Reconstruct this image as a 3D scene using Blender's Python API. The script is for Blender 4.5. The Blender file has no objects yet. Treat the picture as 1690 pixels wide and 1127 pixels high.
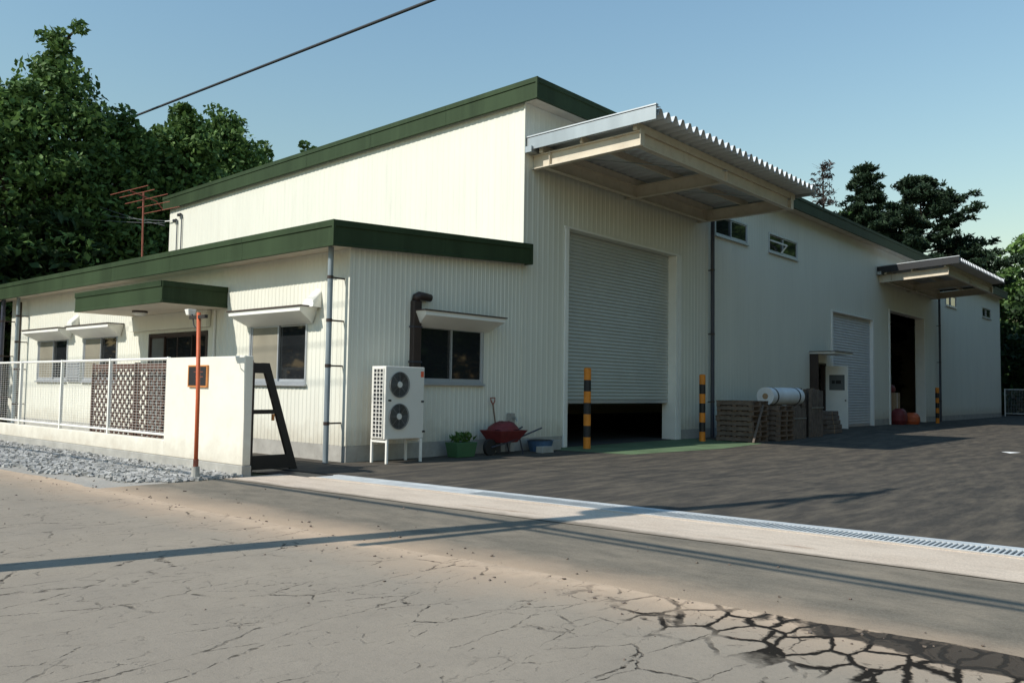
import bpy, bmesh, math, random
import numpy as np
from mathutils import Vector, Matrix
random.seed(7)
RNG = np.random.default_rng(11)
SC = bpy.context.scene
COL = SC.collection

# ------------------------------------------------------------------ camera
CAM_POS = (-9.81, -12.56, 1.40)
ax_x = Vector((1205.0, -96.5, -1386.63)).normalized()      # where the long side wall runs, seen from the camera
ax_y = Vector((-1600.0, -54.5, -1386.63)).normalized()     # where the office front runs
ax_z = ax_x.cross(ax_y).normalized()
rot = Matrix((ax_x, ax_y, ax_z))
cd = bpy.data.cameras.new('camera'); cam = bpy.data.objects.new('camera', cd); COL.objects.link(cam)
cam.matrix_world = Matrix.Translation(CAM_POS) @ rot.to_4x4()
cd.sensor_width = 36.0; cd.lens = 29.54; cd.clip_start = 0.05; cd.clip_end = 3000
SC.camera = cam

# ------------------------------------------------------------------ sky, sun, exposure
KX, KY = 1.10, 0.31                                        # shadow shift per metre of height
SUN = Vector((-KX, KY, 1.0)).normalized()
el = math.asin(SUN.z); az = math.atan2(SUN.x, SUN.y)
W = bpy.data.worlds.new('World'); SC.world = W; W.use_nodes = True
nt = W.node_tree; bg = nt.nodes['Background']
sky = nt.nodes.new('ShaderNodeTexSky'); sky.sky_type = 'NISHITA'; sky.sun_disc = False
sky.sun_elevation = el; sky.sun_rotation = az
sky.altitude = 0; sky.air_density = 2.5; sky.dust_density = 0.0; sky.ozone_density = 8.0
nt.links.new(sky.outputs[0], bg.inputs[0]); bg.inputs[1].default_value = 0.14
sl = bpy.data.lights.new('sun', 'SUN'); sl.energy = 5.0; sl.angle = math.radians(0.5); sl.color = (1.0, 0.95, 0.86)
so = bpy.data.objects.new('sun', sl); COL.objects.link(so)
so.rotation_euler = (-SUN).to_track_quat('-Z', 'Y').to_euler(); so.location = (-30, 10, 40)
SC.view_settings.view_transform = 'Standard'; SC.view_settings.look = 'None'
SC.view_settings.exposure = 0.0; SC.view_settings.gamma = 1.0

# ------------------------------------------------------------------ helpers
def tag(o, label=None, cat=None, group=None, kind=None):
    if label: o['label'] = label
    if cat: o['category'] = cat
    if group: o['group'] = group
    if kind: o['kind'] = kind
    return o

def link(o, parent=None, loc=(0, 0, 0)):
    COL.objects.link(o); o.location = loc
    if parent is not None:
        o.parent = parent
        o.matrix_parent_inverse = Matrix.Translation(-Vector(parent.location))
    return o

def thing(name, loc, label, cat, group=None):
    o = bpy.data.objects.new(name, None); o.empty_display_size = 0.2
    link(o, None, loc); return tag(o, label, cat, group)

def share(src, loc, parent=None, name=None):
    o = bpy.data.objects.new(name or src.name.split('.')[0], src.data)
    return link(o, parent, loc)

class MB:
    def __init__(s): s.v = []; s.f = []
    def box(s, x0, x1, y0, y1, z0, z1):
        x0, x1 = sorted((x0, x1)); y0, y1 = sorted((y0, y1)); z0, z1 = sorted((z0, z1))
        b = len(s.v)
        s.v += [(x0,y0,z0),(x1,y0,z0),(x1,y1,z0),(x0,y1,z0),(x0,y0,z1),(x1,y0,z1),(x1,y1,z1),(x0,y1,z1)]
        s.f += [(b,b+3,b+2,b+1),(b+4,b+5,b+6,b+7),(b,b+1,b+5,b+4),(b+1,b+2,b+6,b+5),(b+2,b+3,b+7,b+6),(b+3,b,b+4,b+7)]
        return s
    def bm(s, M, a0, a1, d0, d1, z0, z1):
        p = M(a0, d0, z0); q = M(a1, d1, z1); return s.box(p[0], q[0], p[1], q[1], p[2], q[2])
    def hexa(s, pts):
        b = len(s.v); s.v += [tuple(p) for p in pts]
        s.f += [(b,b+3,b+2,b+1),(b+4,b+5,b+6,b+7),(b,b+1,b+5,b+4),(b+1,b+2,b+6,b+5),(b+2,b+3,b+7,b+6),(b+3,b,b+4,b+7)]
        return s
    def loft(s, ring0, ring1, caps=True):
        n = len(ring0); b = len(s.v); s.v += [tuple(p) for p in ring0] + [tuple(p) for p in ring1]
        for i in range(n): j = (i+1) % n; s.f.append((b+i, b+j, b+n+j, b+n+i))
        if caps: s.f.append(tuple(range(b+n-1, b-1, -1))); s.f.append(tuple(range(b+n, b+2*n)))
        return s
    def bar(s, p, q, w, h=None, up=(0, 0, 1)):
        h = h or w; p = Vector(p); q = Vector(q); d = (q-p).normalized()
        u = Vector(up)
        if abs(d.dot(u)) > 0.98: u = Vector((1, 0, 0)) if abs(d.x) < 0.9 else Vector((0, 1, 0))
        a = d.cross(u).normalized()*w/2; c = a.cross(d).normalized()*h/2
        return s.loft([p-a-c, p+a-c, p+a+c, p-a+c], [q-a-c, q+a-c, q+a+c, q-a+c])
    def tube(s, pts, rad, n=8, caps=True):
        pts = [Vector(p) for p in pts]
        if not hasattr(rad, '__len__'): rad = [rad]*len(pts)
        b = len(s.v); prev = None
        for i, p in enumerate(pts):
            d = (pts[min(i+1, len(pts)-1)]-pts[max(i-1, 0)]).normalized()
            if prev is None:
                u = Vector((0, 0, 1)) if abs(d.z) < 0.9 else Vector((1, 0, 0)); a = d.cross(u).normalized()
            else: a = (prev-d*prev.dot(d)).normalized()
            prev = a; c = d.cross(a)
            for k in range(n):
                t = 2*math.pi*k/n; s.v.append(tuple(p+(a*math.cos(t)+c*math.sin(t))*rad[i]))
        for i in range(len(pts)-1):
            for k in range(n):
                k2 = (k+1) % n; s.f.append((b+i*n+k, b+i*n+k2, b+(i+1)*n+k2, b+(i+1)*n+k))
        if caps:
            s.f.append(tuple(b+k for k in reversed(range(n)))); e = b+(len(pts)-1)*n; s.f.append(tuple(e+k for k in range(n)))
        return s
    def quad(s, *pts):
        b = len(s.v); s.v += [tuple(p) for p in pts]; s.f.append(tuple(range(b, b+len(pts)))); return s
    def mesh(s, name, mat, loc=(0, 0, 0), smooth=False, recalc=True):
        m = bpy.data.meshes.new(name); L = Vector(loc)
        m.from_pydata([tuple(Vector(p)-L) for p in s.v], [], s.f)
        if recalc:
            b = bmesh.new(); b.from_mesh(m); bmesh.ops.recalc_face_normals(b, faces=b.faces); b.to_mesh(m); b.free()
        if smooth: m.polygons.foreach_set('use_smooth', [True]*len(m.polygons))
        m.materials.append(mat); m.update(); return m
    def build(s, name, mat, parent=None, loc=(0, 0, 0), smooth=False, recalc=True, bevel=0.0):
        o = bpy.data.objects.new(name, s.mesh(name, mat, loc, smooth, recalc))
        if bevel:
            m = o.modifiers.new('bevel', 'BEVEL'); m.width = bevel; m.segments = 2; m.limit_method = 'ANGLE'
        return link(o, parent, loc)

ML = lambda a, d, z: (-d, a, z)             # office front wall, plane x = 0
MR = lambda a, d, z: (a, -d, z)             # long side wall, plane y = 0

# ------------------------------------------------------------------ materials
def node(nt, typ, **kw):
    n = nt.nodes.new(typ)
    for k, v in kw.items(): setattr(n, k, v)
    return n
def new_mat(name):
    m = bpy.data.materials.new(name); m.use_nodes = True
    return m, m.node_tree, m.node_tree.nodes['Principled BSDF']
def mixc(nt, fac, a, b, blend='MIX'):
    n = node(nt, 'ShaderNodeMix', data_type='RGBA', blend_type=blend)
    for sock, v in ((n.inputs[0], fac), (n.inputs[6], a), (n.inputs[7], b)):
        if hasattr(v, 'links') or hasattr(v, 'is_linked'): nt.links.new(v, sock)
        elif isinstance(v, (int, float)): sock.default_value = v
        else: sock.default_value = tuple(v)+(1,) if len(v) == 3 else v
    return n.outputs[2]
def math_(nt, op, a, b=None, c=None, clamp=False):
    n = node(nt, 'ShaderNodeMath', operation=op, use_clamp=clamp)
    for i, v in enumerate((a, b, c)):
        if v is None: continue
        if hasattr(v, 'is_linked'): nt.links.new(v, n.inputs[i])
        else: n.inputs[i].default_value = v
    return n.outputs[0]
def noise(nt, scale, detail=4, rough=0.55, vec=None, out=0):
    n = node(nt, 'ShaderNodeTexNoise'); n.inputs['Scale'].default_value = scale
    n.inputs['Detail'].default_value = detail; n.inputs['Roughness'].default_value = rough
    if vec is not None: nt.links.new(vec, n.inputs['Vector'])
    return n.outputs[out]
def ramp(nt, fac, lo, hi):
    n = node(nt, 'ShaderNodeMapRange'); nt.links.new(fac, n.inputs[0]); n.inputs[1].default_value = lo; n.inputs[2].default_value = hi
    return n.outputs[0]
def pos(nt): return node(nt, 'ShaderNodeNewGeometry').outputs['Position']
def scaled(nt, vec, sx, sy, sz):
    n = node(nt, 'ShaderNodeMapping'); nt.links.new(vec, n.inputs[0]); n.inputs['Scale'].default_value = (sx, sy, sz); return n.outputs[0]
def bump(nt, bsdf, h, strength=0.3, dist=0.01):
    n = node(nt, 'ShaderNodeBump'); n.inputs['Strength'].default_value = strength; n.inputs['Distance'].default_value = dist
    nt.links.new(h, n.inputs['Height']); nt.links.new(n.outputs[0], bsdf.inputs['Normal'])

def paint(name, col, rough=0.5, metal=0.0, vary=0.12, scale=2.0, dirt=None, dirt_amt=0.4, streak=False, bmp=0.0, spec=0.4, splash=None):
    m, nt, b = new_mat(name); P = pos(nt)
    n1 = noise(nt, scale, 5, 0.6, scaled(nt, P, 1, 1, 0.18) if streak else P)
    c = mixc(nt, ramp(nt, n1, 0.3, 0.72), [x*(1-vary) for x in col], [min(1, x*(1+vary)) for x in col])
    if splash:
        sp = node(nt, 'ShaderNodeSeparateXYZ'); nt.links.new(P, sp.inputs[0])
        hgt = math_(nt, 'ADD', sp.outputs[2], math_(nt, 'MULTIPLY', math_(nt, 'SUBTRACT', noise(nt, 3.0, 6, 0.7, P), 0.5), 0.9))
        c = mixc(nt, math_(nt, 'MULTIPLY', math_(nt, 'SUBTRACT', 1.0, ramp(nt, hgt, splash[0], splash[1]), clamp=True), 0.55), c, splash[2])
    if dirt:
        n2 = noise(nt, scale*2.7, 6, 0.7, scaled(nt, P, 1.6, 1.6, 0.12) if streak else P)
        f = math_(nt, 'MULTIPLY', ramp(nt, n2, 0.52, 0.78), dirt_amt); c = mixc(nt, f, c, dirt)
    nt.links.new(c, b.inputs['Base Color'])
    b.inputs['Roughness'].default_value = rough; b.inputs['Metallic'].default_value = metal; b.inputs['Specular IOR Level'].default_value = spec
    if bmp: bump(nt, b, noise(nt, scale*18, 4, 0.6, P), bmp, 0.01)
    return m

M = {}
M['siding'] = paint('siding', (0.70, 0.69, 0.60), 0.55, vary=0.04, scale=1.2, dirt=(0.46, 0.44, 0.37), dirt_amt=0.28, streak=True, splash=(0.35, 0.75, (0.45, 0.41, 0.33)))
M['green'] = paint('green_fascia', (0.035, 0.055, 0.027), 0.6, vary=0.25, scale=1.0, dirt=(0.060, 0.092, 0.046), dirt_amt=0.5, streak=True, spec=0.12)
M['roof'] = paint('roof_sheet', (0.07, 0.10, 0.07), 0.5)
M['plaster'] = paint('white_block_paint', (0.72, 0.69, 0.60), 0.7, vary=0.05, scale=1.6, dirt=(0.45, 0.41, 0.34), dirt_amt=0.3, bmp=0.15, splash=(0.1, 0.55, (0.42, 0.36, 0.28)))
M['concrete'] = paint('concrete', (0.36, 0.35, 0.32), 0.85, vary=0.18, scale=2.5, dirt=(0.20, 0.18, 0.15), dirt_amt=0.5, bmp=0.3)
M['galv'] = paint('galvanised_steel', (0.36, 0.39, 0.40), 0.42, metal=0.6, vary=0.15, scale=1.5, streak=True)
M['deck'] = paint('folded_roof_sheet', (0.55, 0.57, 0.58), 0.42, metal=0.35, vary=0.08, scale=1.0)
M['alu'] = paint('aluminium_frame', (0.50, 0.52, 0.54), 0.4, metal=0.5, vary=0.05)
M['white'] = paint('white_paint', (0.80, 0.79, 0.74), 0.45, vary=0.04)
M['cream'] = paint('cream_steel_paint', (0.60, 0.53, 0.42), 0.5, vary=0.10, scale=2.0, dirt=(0.30, 0.17, 0.09), dirt_amt=0.35)
M['brown'] = paint('dark_brown_metal', (0.045, 0.030, 0.026), 0.45)
M['gate'] = paint('brown_gate_steel', (0.10, 0.055, 0.042), 0.5, vary=0.2)
M['gateframe'] = paint('dark_gate_frame', (0.028, 0.024, 0.022), 0.5)
M['pipe'] = paint('grey_blue_pipe', (0.22, 0.26, 0.28), 0.4)
M['darkpipe'] = paint('dark_pipe', (0.045, 0.05, 0.07), 0.45)
M['hooddark'] = paint('hood_edge', (0.06, 0.04, 0.035), 0.5)
M['slat'] = paint('shutter_slat', (0.50, 0.52, 0.50), 0.45, metal=0.2, vary=0.05)
M['slat2'] = paint('pale_shutter_slat', (0.56, 0.57, 0.58), 0.5, vary=0.05)
M['orange'] = paint('orange_pole_paint', (0.50, 0.105, 0.035), 0.55, vary=0.15, scale=5)
M['yellow'] = paint('yellow_paint', (0.66, 0.22, 0.022), 0.5, vary=0.12, scale=6)
M['black'] = paint('black_paint', (0.018, 0.018, 0.020), 0.5)
M['rust'] = paint('rusty_mast', (0.26, 0.075, 0.045), 0.65, vary=0.25, scale=6)
M['ac'] = paint('ac_casing', (0.70, 0.68, 0.62), 0.45, vary=0.03)
M['acdark'] = paint('ac_dark', (0.03, 0.032, 0.035), 0.5)
M['sticker'] = paint('orange_sticker', (0.72, 0.12, 0.05), 0.5)
M['brass'] = paint('brass_trim', (0.62, 0.25, 0.08), 0.4, metal=0.2)
M['wire'] = paint('cable_black', (0.03, 0.032, 0.036), 0.6)
M['wiregrey'] = paint('cable_grey', (0.12, 0.13, 0.14), 0.6)
M['conpole'] = paint('concrete_pole', (0.34, 0.33, 0.31), 0.8)
M['wood'] = paint('pallet_wood', (0.17, 0.115, 0.08), 0.8, vary=0.3, scale=5)
M['woodgrey'] = paint('weathered_wood', (0.14, 0.11, 0.09), 0.85, vary=0.3, scale=6)
M['sheet'] = paint('white_sheet_roll', (0.72, 0.74, 0.76), 0.5)
M['red'] = paint('red_tarpaulin', (0.15, 0.022, 0.024), 0.6, vary=0.25, scale=6, bmp=0.5)
M['blue'] = paint('blue_plastic', (0.06, 0.12, 0.22), 0.5)
M['greenplastic'] = paint('green_plastic', (0.05, 0.13, 0.06), 0.5)
M['rubber'] = paint('rubber', (0.02, 0.02, 0.02), 0.8)
M['card'] = paint('cardboard', (0.36, 0.24, 0.14), 0.85, vary=0.12)
M['soffit'] = paint('soffit', (0.62, 0.55, 0.44), 0.7)
M['inside'] = paint('inner_lining', (0.18, 0.18, 0.17), 0.9)
M['paper'] = paint('paper', (0.8, 0.8, 0.78), 0.8)
M['bark'] = paint('bark', (0.075, 0.055, 0.042), 0.9, vary=0.3, scale=4, bmp=0.6)

def glass(name, col, rough, coat=0.0):
    m, nt, b = new_mat(name)
    n = noise(nt, 1.3, 3, 0.5, pos(nt))
    nt.links.new(mixc(nt, n, [c*0.7 for c in col], [c*1.3 for c in col]), b.inputs['Base Color'])
    b.inputs['Roughness'].default_value = rough; b.inputs['Specular IOR Level'].default_value = 0.6
    bump(nt, b, noise(nt, 0.9, 2, 0.5, pos(nt)), 0.05, 0.05)
    return m
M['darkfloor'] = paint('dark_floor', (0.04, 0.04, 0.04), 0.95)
M['gratesteel'] = paint('grating_steel', (0.56, 0.58, 0.58), 0.5, metal=0.2, vary=0.15, scale=4)
M['acgrille'] = paint('ac_grille', (0.20, 0.20, 0.19), 0.5)
M['glass'] = glass('window_glass', (0.016, 0.018, 0.020), 0.04)
M['curtain'] = glass('curtained_glass', (0.27, 0.25, 0.20), 0.08)
M['frost'] = glass('frosted_glass', (0.14, 0.15, 0.15), 0.2)

def leafmat(name, c0, c1, trans=0.25):
    m, nt, b = new_mat(name); P = pos(nt)
    g = node(nt, 'ShaderNodeNewGeometry')
    r = math_(nt, 'ADD', math_(nt, 'MULTIPLY', g.outputs['Random Per Island'], 0.6), math_(nt, 'MULTIPLY', noise(nt, 0.6, 3, 0.5, P), 0.5))
    c = mixc(nt, ramp(nt, r, 0.15, 0.95), c0, c1)
    nt.links.new(c, b.inputs['Base Color']); b.inputs['Roughness'].default_value = 0.6; b.inputs['Specular IOR Level'].default_value = 0.22
    t = node(nt, 'ShaderNodeBsdfTranslucent'); nt.links.new(c, t.inputs[0])
    mx = node(nt, 'ShaderNodeMixShader'); mx.inputs[0].default_value = trans
    nt.links.new(b.outputs[0], mx.inputs[1]); nt.links.new(t.outputs[0], mx.inputs[2])
    nt.links.new(mx.outputs[0], nt.nodes['Material Output'].inputs[0]); return m
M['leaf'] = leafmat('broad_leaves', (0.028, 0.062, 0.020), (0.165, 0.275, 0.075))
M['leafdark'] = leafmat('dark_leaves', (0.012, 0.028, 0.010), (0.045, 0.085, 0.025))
M['needle'] = leafmat('pine_needles', (0.012, 0.026, 0.016), (0.040, 0.070, 0.034), 0.1)
M['needlebrown'] = leafmat('dry_twigs', (0.035, 0.03, 0.027), (0.07, 0.055, 0.047), 0.1)
M['leafbright'] = leafmat('bright_leaves', (0.03, 0.075, 0.018), (0.09, 0.17, 0.035))

def road_mat():
    m, nt, b = new_mat('old_asphalt_road'); P = pos(nt)
    sx = node(nt, 'ShaderNodeSeparateXYZ'); nt.links.new(P, sx.inputs[0]); X, Y = sx.outputs[0], sx.outputs[1]
    big = noise(nt, 0.45, 5, 0.6, P); fine = noise(nt, 26, 6, 0.75, P); mid = noise(nt, 5, 5, 0.65, scaled(nt, P, 1.0, 0.45, 1))
    c = mixc(nt, ramp(nt, big, 0.3, 0.7), (0.240, 0.210, 0.172), (0.292, 0.250, 0.196))
    c = mixc(nt, math_(nt, 'MULTIPLY', ramp(nt, mid, 0.35, 0.75), 0.4), c, (0.315, 0.275, 0.222))
    c = mixc(nt, math_(nt, 'MULTIPLY', ramp(nt, fine, 0.30, 0.75), 0.55), c, (0.20, 0.19, 0.17), 'MULTIPLY') if False else mixc(nt, math_(nt, 'MULTIPLY', ramp(nt, fine, 0.5, 0.78), 0.45), c, (0.155, 0.138, 0.115))
    spk = noise(nt, 110, 3, 0.8, P); blot = noise(nt, 1.6, 6, 0.72, P)
    c = mixc(nt, math_(nt, 'MULTIPLY', ramp(nt, blot, 0.50, 0.74), 0.5), c, (0.212, 0.186, 0.152))
    c = mixc(nt, math_(nt, 'MULTIPLY', ramp(nt, blot, 0.46, 0.26), 0.4), c, (0.34, 0.295, 0.235))
    c = mixc(nt, math_(nt, 'MULTIPLY', ramp(nt, spk, 0.60, 0.74), 0.7), c, (0.10, 0.09, 0.075))
    # sandy dust along the edge, a band about 0.5 m wide with a loose outline
    wob = math_(nt, 'MULTIPLY', math_(nt, 'SUBTRACT', noise(nt, 0.8, 4, 0.6, P), 0.5), 0.9)
    shift = math_(nt, 'MULTIPLY', math_(nt, 'MINIMUM', math_(nt, 'MAXIMUM', math_(nt, 'SUBTRACT', -6.0, Y), 0.0), 6.0), 0.06)
    e = math_(nt, 'SUBTRACT', math_(nt, 'ADD', X, wob), shift)
    band = math_(nt, 'SUBTRACT', 1.0, ramp(nt, math_(nt, 'ABSOLUTE', math_(nt, 'ADD', e, 4.92)), 0.02, 0.85), clamp=True)
    band = math_(nt, 'MULTIPLY', band, math_(nt, 'ADD', 0.35, math_(nt, 'MULTIPLY', noise(nt, 2.2, 5, 0.7, P), 0.9)), clamp=True)
    c = mixc(nt, math_(nt, 'MULTIPLY', band, 0.85, clamp=True), c, (0.47, 0.345, 0.24))
    rim = math_(nt, 'SUBTRACT', 1.0, ramp(nt, math_(nt, 'ABSOLUTE', math_(nt, 'ADD', math_(nt, 'ADD', math_(nt, 'SUBTRACT', X, shift), math_(nt, 'MULTIPLY', wob, 0.25)), 4.95)), 0.03, 0.26), clamp=True)
    c = mixc(nt, math_(nt, 'MULTIPLY', rim, math_(nt, 'MULTIPLY', ramp(nt, noise(nt, 6.0, 5, 0.7, P), 0.30, 0.62), 0.75)), c, (0.52, 0.395, 0.285))
    # cracks: a net of cells, opened only where a slow noise lets them
    wv = node(nt, 'ShaderNodeVectorMath', operation='ADD'); nt.links.new(P, wv.inputs[0])
    w2 = node(nt, 'ShaderNodeVectorMath', operation='SCALE'); nt.links.new(noise(nt, 5.0, 3, 0.65, P, 1), w2.inputs[0]); w2.inputs[3].default_value = 0.11; nt.links.new(w2.outputs[0], wv.inputs[1])
    def net(scale, w, vec):
        v = node(nt, 'ShaderNodeTexVoronoi', feature='DISTANCE_TO_EDGE'); v.inputs['Scale'].default_value = scale; nt.links.new(vec, v.inputs['Vector'])
        return math_(nt, 'SUBTRACT', 1.0, ramp(nt, v.outputs['Distance'], w*0.45, w), clamp=True)
    k1 = net(1.25, 0.016, scaled(nt, wv.outputs[0], 0.75, 2.0, 1)); k2 = net(3.4, 0.03, scaled(nt, wv.outputs[0], 0.8, 1.5, 1))
    gap = math_(nt, 'MULTIPLY', ramp(nt, noise(nt, 1.1, 4, 0.65, P), 0.42, 0.56), ramp(nt, noise(nt, 9.0, 4, 0.7, P), 0.40, 0.62)); gap2 = math_(nt, 'MULTIPLY', ramp(nt, noise(nt, 1.7, 4, 0.7, P), 0.46, 0.62), ramp(nt, noise(nt, 14.0, 3, 0.7, P), 0.45, 0.62))
    def near(cx, cy, rx, ry):
        dx = math_(nt, 'DIVIDE', math_(nt, 'SUBTRACT', X, cx), rx); dy = math_(nt, 'DIVIDE', math_(nt, 'SUBTRACT', Y, cy), ry)
        return math_(nt, 'SQRT', math_(nt, 'ADD', math_(nt, 'POWER', math_(nt, 'ABSOLUTE', dx), 2), math_(nt, 'POWER', math_(nt, 'ABSOLUTE', dy), 2)))
    wobble = math_(nt, 'MULTIPLY', math_(nt, 'SUBTRACT', noise(nt, 2.6, 4, 0.6, P), 0.5), 1.3)
    allig = math_(nt, 'SUBTRACT', 1.0, ramp(nt, math_(nt, 'ADD', near(-5.02, -11.7, 0.66, 2.5), wobble), 0.75, 1.05), clamp=True)
    wet = math_(nt, 'SUBTRACT', 1.0, ramp(nt, math_(nt, 'ADD', near(-4.68, -12.0, 0.26, 1.6), math_(nt, 'MULTIPLY', wobble, 1.3)), 0.85, 0.98), clamp=True)
    k3 = net(3.6, 0.085, scaled(nt, wv.outputs[0], 0.75, 1.35, 1))
    crack = math_(nt, 'MAXIMUM', math_(nt, 'MULTIPLY', k1, gap), math_(nt, 'MULTIPLY', math_(nt, 'MULTIPLY', k2, gap2), 0.8))
    crack = math_(nt, 'MAXIMUM', math_(nt, 'MULTIPLY', crack, 1.0), math_(nt, 'MULTIPLY', k3, allig))
    c = mixc(nt, crack, c, (0.016, 0.013, 0.010)); c = mixc(nt, math_(nt, 'MULTIPLY', wet, 0.92), c, (0.034, 0.028, 0.022))
    nt.links.new(c, b.inputs['Base Color'])
    nt.links.new(math_(nt, 'SUBTRACT', 0.92, math_(nt, 'MULTIPLY', wet, 0.25)), b.inputs['Roughness']); b.inputs['Specular IOR Level'].default_value = 0.12
    h = math_(nt, 'SUBTRACT', math_(nt, 'MULTIPLY', noise(nt, 60, 4, 0.7, P), 0.5), math_(nt, 'MULTIPLY', crack, 1.2)); bump(nt, b, h, 0.45, 0.015)
    return m
M['road'] = road_mat()

def yard_mat(name, c0, c1, dust, dust_amt, stretch=(0.25, 1.0, 1), sandy_edge=False, edge_dust=False):
    m, nt, b = new_mat(name); P = pos(nt)
    n1 = noise(nt, 0.55, 5, 0.6, scaled(nt, P, *stretch)); n2 = noise(nt, 2.3, 6, 0.7, scaled(nt, P, stretch[0]*1.4, stretch[1]*1.6, 1)); f = noise(nt, 45, 5, 0.75, P)
    c = mixc(nt, ramp(nt, n1, 0.3, 0.7), c0, c1)
    c = mixc(nt, math_(nt, 'MULTIPLY', ramp(nt, n2, 0.42, 0.68), dust_amt), c, dust)
    n3 = noise(nt, 7.5, 5, 0.7, scaled(nt, P, stretch[0]*1.2, stretch[1], 1))
    c = mixc(nt, math_(nt, 'MULTIPLY', ramp(nt, n3, 0.48, 0.72), 0.45), c, [x*0.62 for x in c0])
    c = mixc(nt, math_(nt, 'MULTIPLY', ramp(nt, f, 0.35, 0.8), 0.35), c, [x*2.1 for x in c1])
    if sandy_edge:
        sx = node(nt, 'ShaderNodeSeparateXYZ'); nt.links.new(P, sx.inputs[0])
        w = math_(nt, 'MULTIPLY', math_(nt, 'SUBTRACT', noise(nt, 0.9, 4, 0.6, P), 0.5), 0.8)
        e = math_(nt, 'SUBTRACT', 1.0, ramp(nt, math_(nt, 'ADD', math_(nt, 'ADD', sx.outputs[0], 4.85), w), 0.0, 0.75), clamp=True)
        c = mixc(nt, math_(nt, 'MULTIPLY', e, 0.9), c, (0.45, 0.335, 0.235))
    spk = noise(nt, 95, 3, 0.8, P)
    c = mixc(nt, math_(nt, 'MULTIPLY', ramp(nt, spk, 0.58, 0.74), 0.6), c, [x*0.4 for x in c0])
    if edge_dust:
        sx = node(nt, 'ShaderNodeSeparateXYZ'); nt.links.new(P, sx.inputs[0])
        d = math_(nt, 'SUBTRACT', sx.outputs[0], math_(nt, 'ADD', -3.121, math_(nt, 'MULTIPLY', sx.outputs[1], -0.0621)))      # metres in from the outer edge
        wob = math_(nt, 'MULTIPLY', math_(nt, 'SUBTRACT', noise(nt, 1.4, 6, 0.7, scaled(nt, P, 1, 0.35, 1)), 0.5), 0.7)
        e = math_(nt, 'SUBTRACT', 1.0, ramp(nt, math_(nt, 'ADD', d, wob), 0.02, 0.16), clamp=True)
        c = mixc(nt, math_(nt, 'MULTIPLY', e, 0.85), c, (0.185, 0.155, 0.12))
        rs = math_(nt, 'SUBTRACT', 1.0, ramp(nt, math_(nt, 'ABSOLUTE', math_(nt, 'ADD', math_(nt, 'SUBTRACT', d, 0.30), math_(nt, 'MULTIPLY', wob, 0.4))), 0.0, 0.05), clamp=True)
        c = mixc(nt, math_(nt, 'MULTIPLY', rs, math_(nt, 'MULTIPLY', ramp(nt, noise(nt, 0.7, 4, 0.6, P), 0.48, 0.6), 0.7)), c, (0.22, 0.13, 0.08))
    nt.links.new(c, b.inputs['Base Color']); b.inputs['Roughness'].default_value = 0.9; b.inputs['Specular IOR Level'].default_value = 0.15
    bump(nt, b, noise(nt, 70, 4, 0.7, P), 0.4, 0.012); return m
M['yard'] = yard_mat('yard_asphalt', (0.034, 0.033, 0.031), (0.064, 0.057, 0.048), (0.145, 0.122, 0.092), 0.85)
M['apron'] = yard_mat('apron_asphalt', (0.115, 0.102, 0.082), (0.170, 0.150, 0.118), (0.265, 0.222, 0.168), 0.7, (0.7, 0.3, 1), True)
M['slab'] = yard_mat('concrete_strip', (0.46, 0.385, 0.31), (0.55, 0.465, 0.375), (0.35, 0.275, 0.21), 0.6, (0.9, 0.3, 1), edge_dust=True)
M['gravelbed'] = yard_mat('gravel_bed', (0.23, 0.22, 0.20), (0.32, 0.305, 0.275), (0.42, 0.36, 0.28), 0.5, (1, 1, 1))
M['stone'] = paint('crushed_stone', (0.33, 0.325, 0.31), 0.85, vary=0.4, scale=9)
M['earth'] = yard_mat('earth_and_grass', (0.055, 0.065, 0.03), (0.10, 0.10, 0.05), (0.16, 0.13, 0.08), 0.5, (1, 1, 1))
M['greenpaint'] = paint('green_painted_ground', (0.095, 0.15, 0.075), 0.85, vary=0.25, scale=1.2, dirt=(0.16, 0.15, 0.11), dirt_amt=0.6, bmp=0.3)

# ------------------------------------------------------------------ ground, road, yard
def sheet(name, pts, z, mat):
    o = MB().quad(*[(x, y, z) for x, y in pts]).build(name, mat, recalc=False); return tag(o, kind='structure')
sheet('ground', [(-900, -900), (900, -900), (900, 900), (-900, 900)], -0.030, M['earth'])
edge = [(-4.5, -160.0)]+[(-4.87+0.06*max(0.0, min(6.0, -6.0-y))+0.035*math.sin(2.1*y)+random.uniform(-0.025, 0.025), y) for y in np.arange(-26, 26, 0.22)]+[(-4.9, 160.0)]
sheet('road', [(-9.6, -160)]+edge+[(-9.6, 160)], 0.0, M['road'])
sheet('road_verge', [(-13, -160), (-9.6, -160), (-9.6, 160), (-13, 160)], -0.010, M['gravelbed'])
A0, A1 = (-3.05, -1.15), (-2.42, -11.3)                       # outer edge of the concrete strip
def along(p, q, y): t = (y-p[1])/(q[1]-p[1]); return p[0]+(q[0]-p[0])*t
DI0, DI1 = (-1.47, -1.70), (-0.78, -11.0); DO0, DO1 = (-2.02, -1.70), (-1.36, -11.0)   # the drain's inner and outer edge
YE = -26.0
sheet('apron', [(-5.2, -1.0), (-5.2, YE), (along(A0, A1, YE), YE), (along(A0, A1, -1.0), -1.0)], -0.004, M['apron'])
sheet('concrete_strip', [(along(A0, A1, -1.0), -1.0), (along(A0, A1, YE), YE), (along(DO0, DO1, YE), YE), (along(DO0, DO1, -1.0), -1.0)], 0.002, M['slab'])
sheet('yard', [(along(DI0, DI1, 3), 3), (along(DI0, DI1, YE), YE), (95, YE-20), (95, 3)], -0.004, M['yard'])
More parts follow.
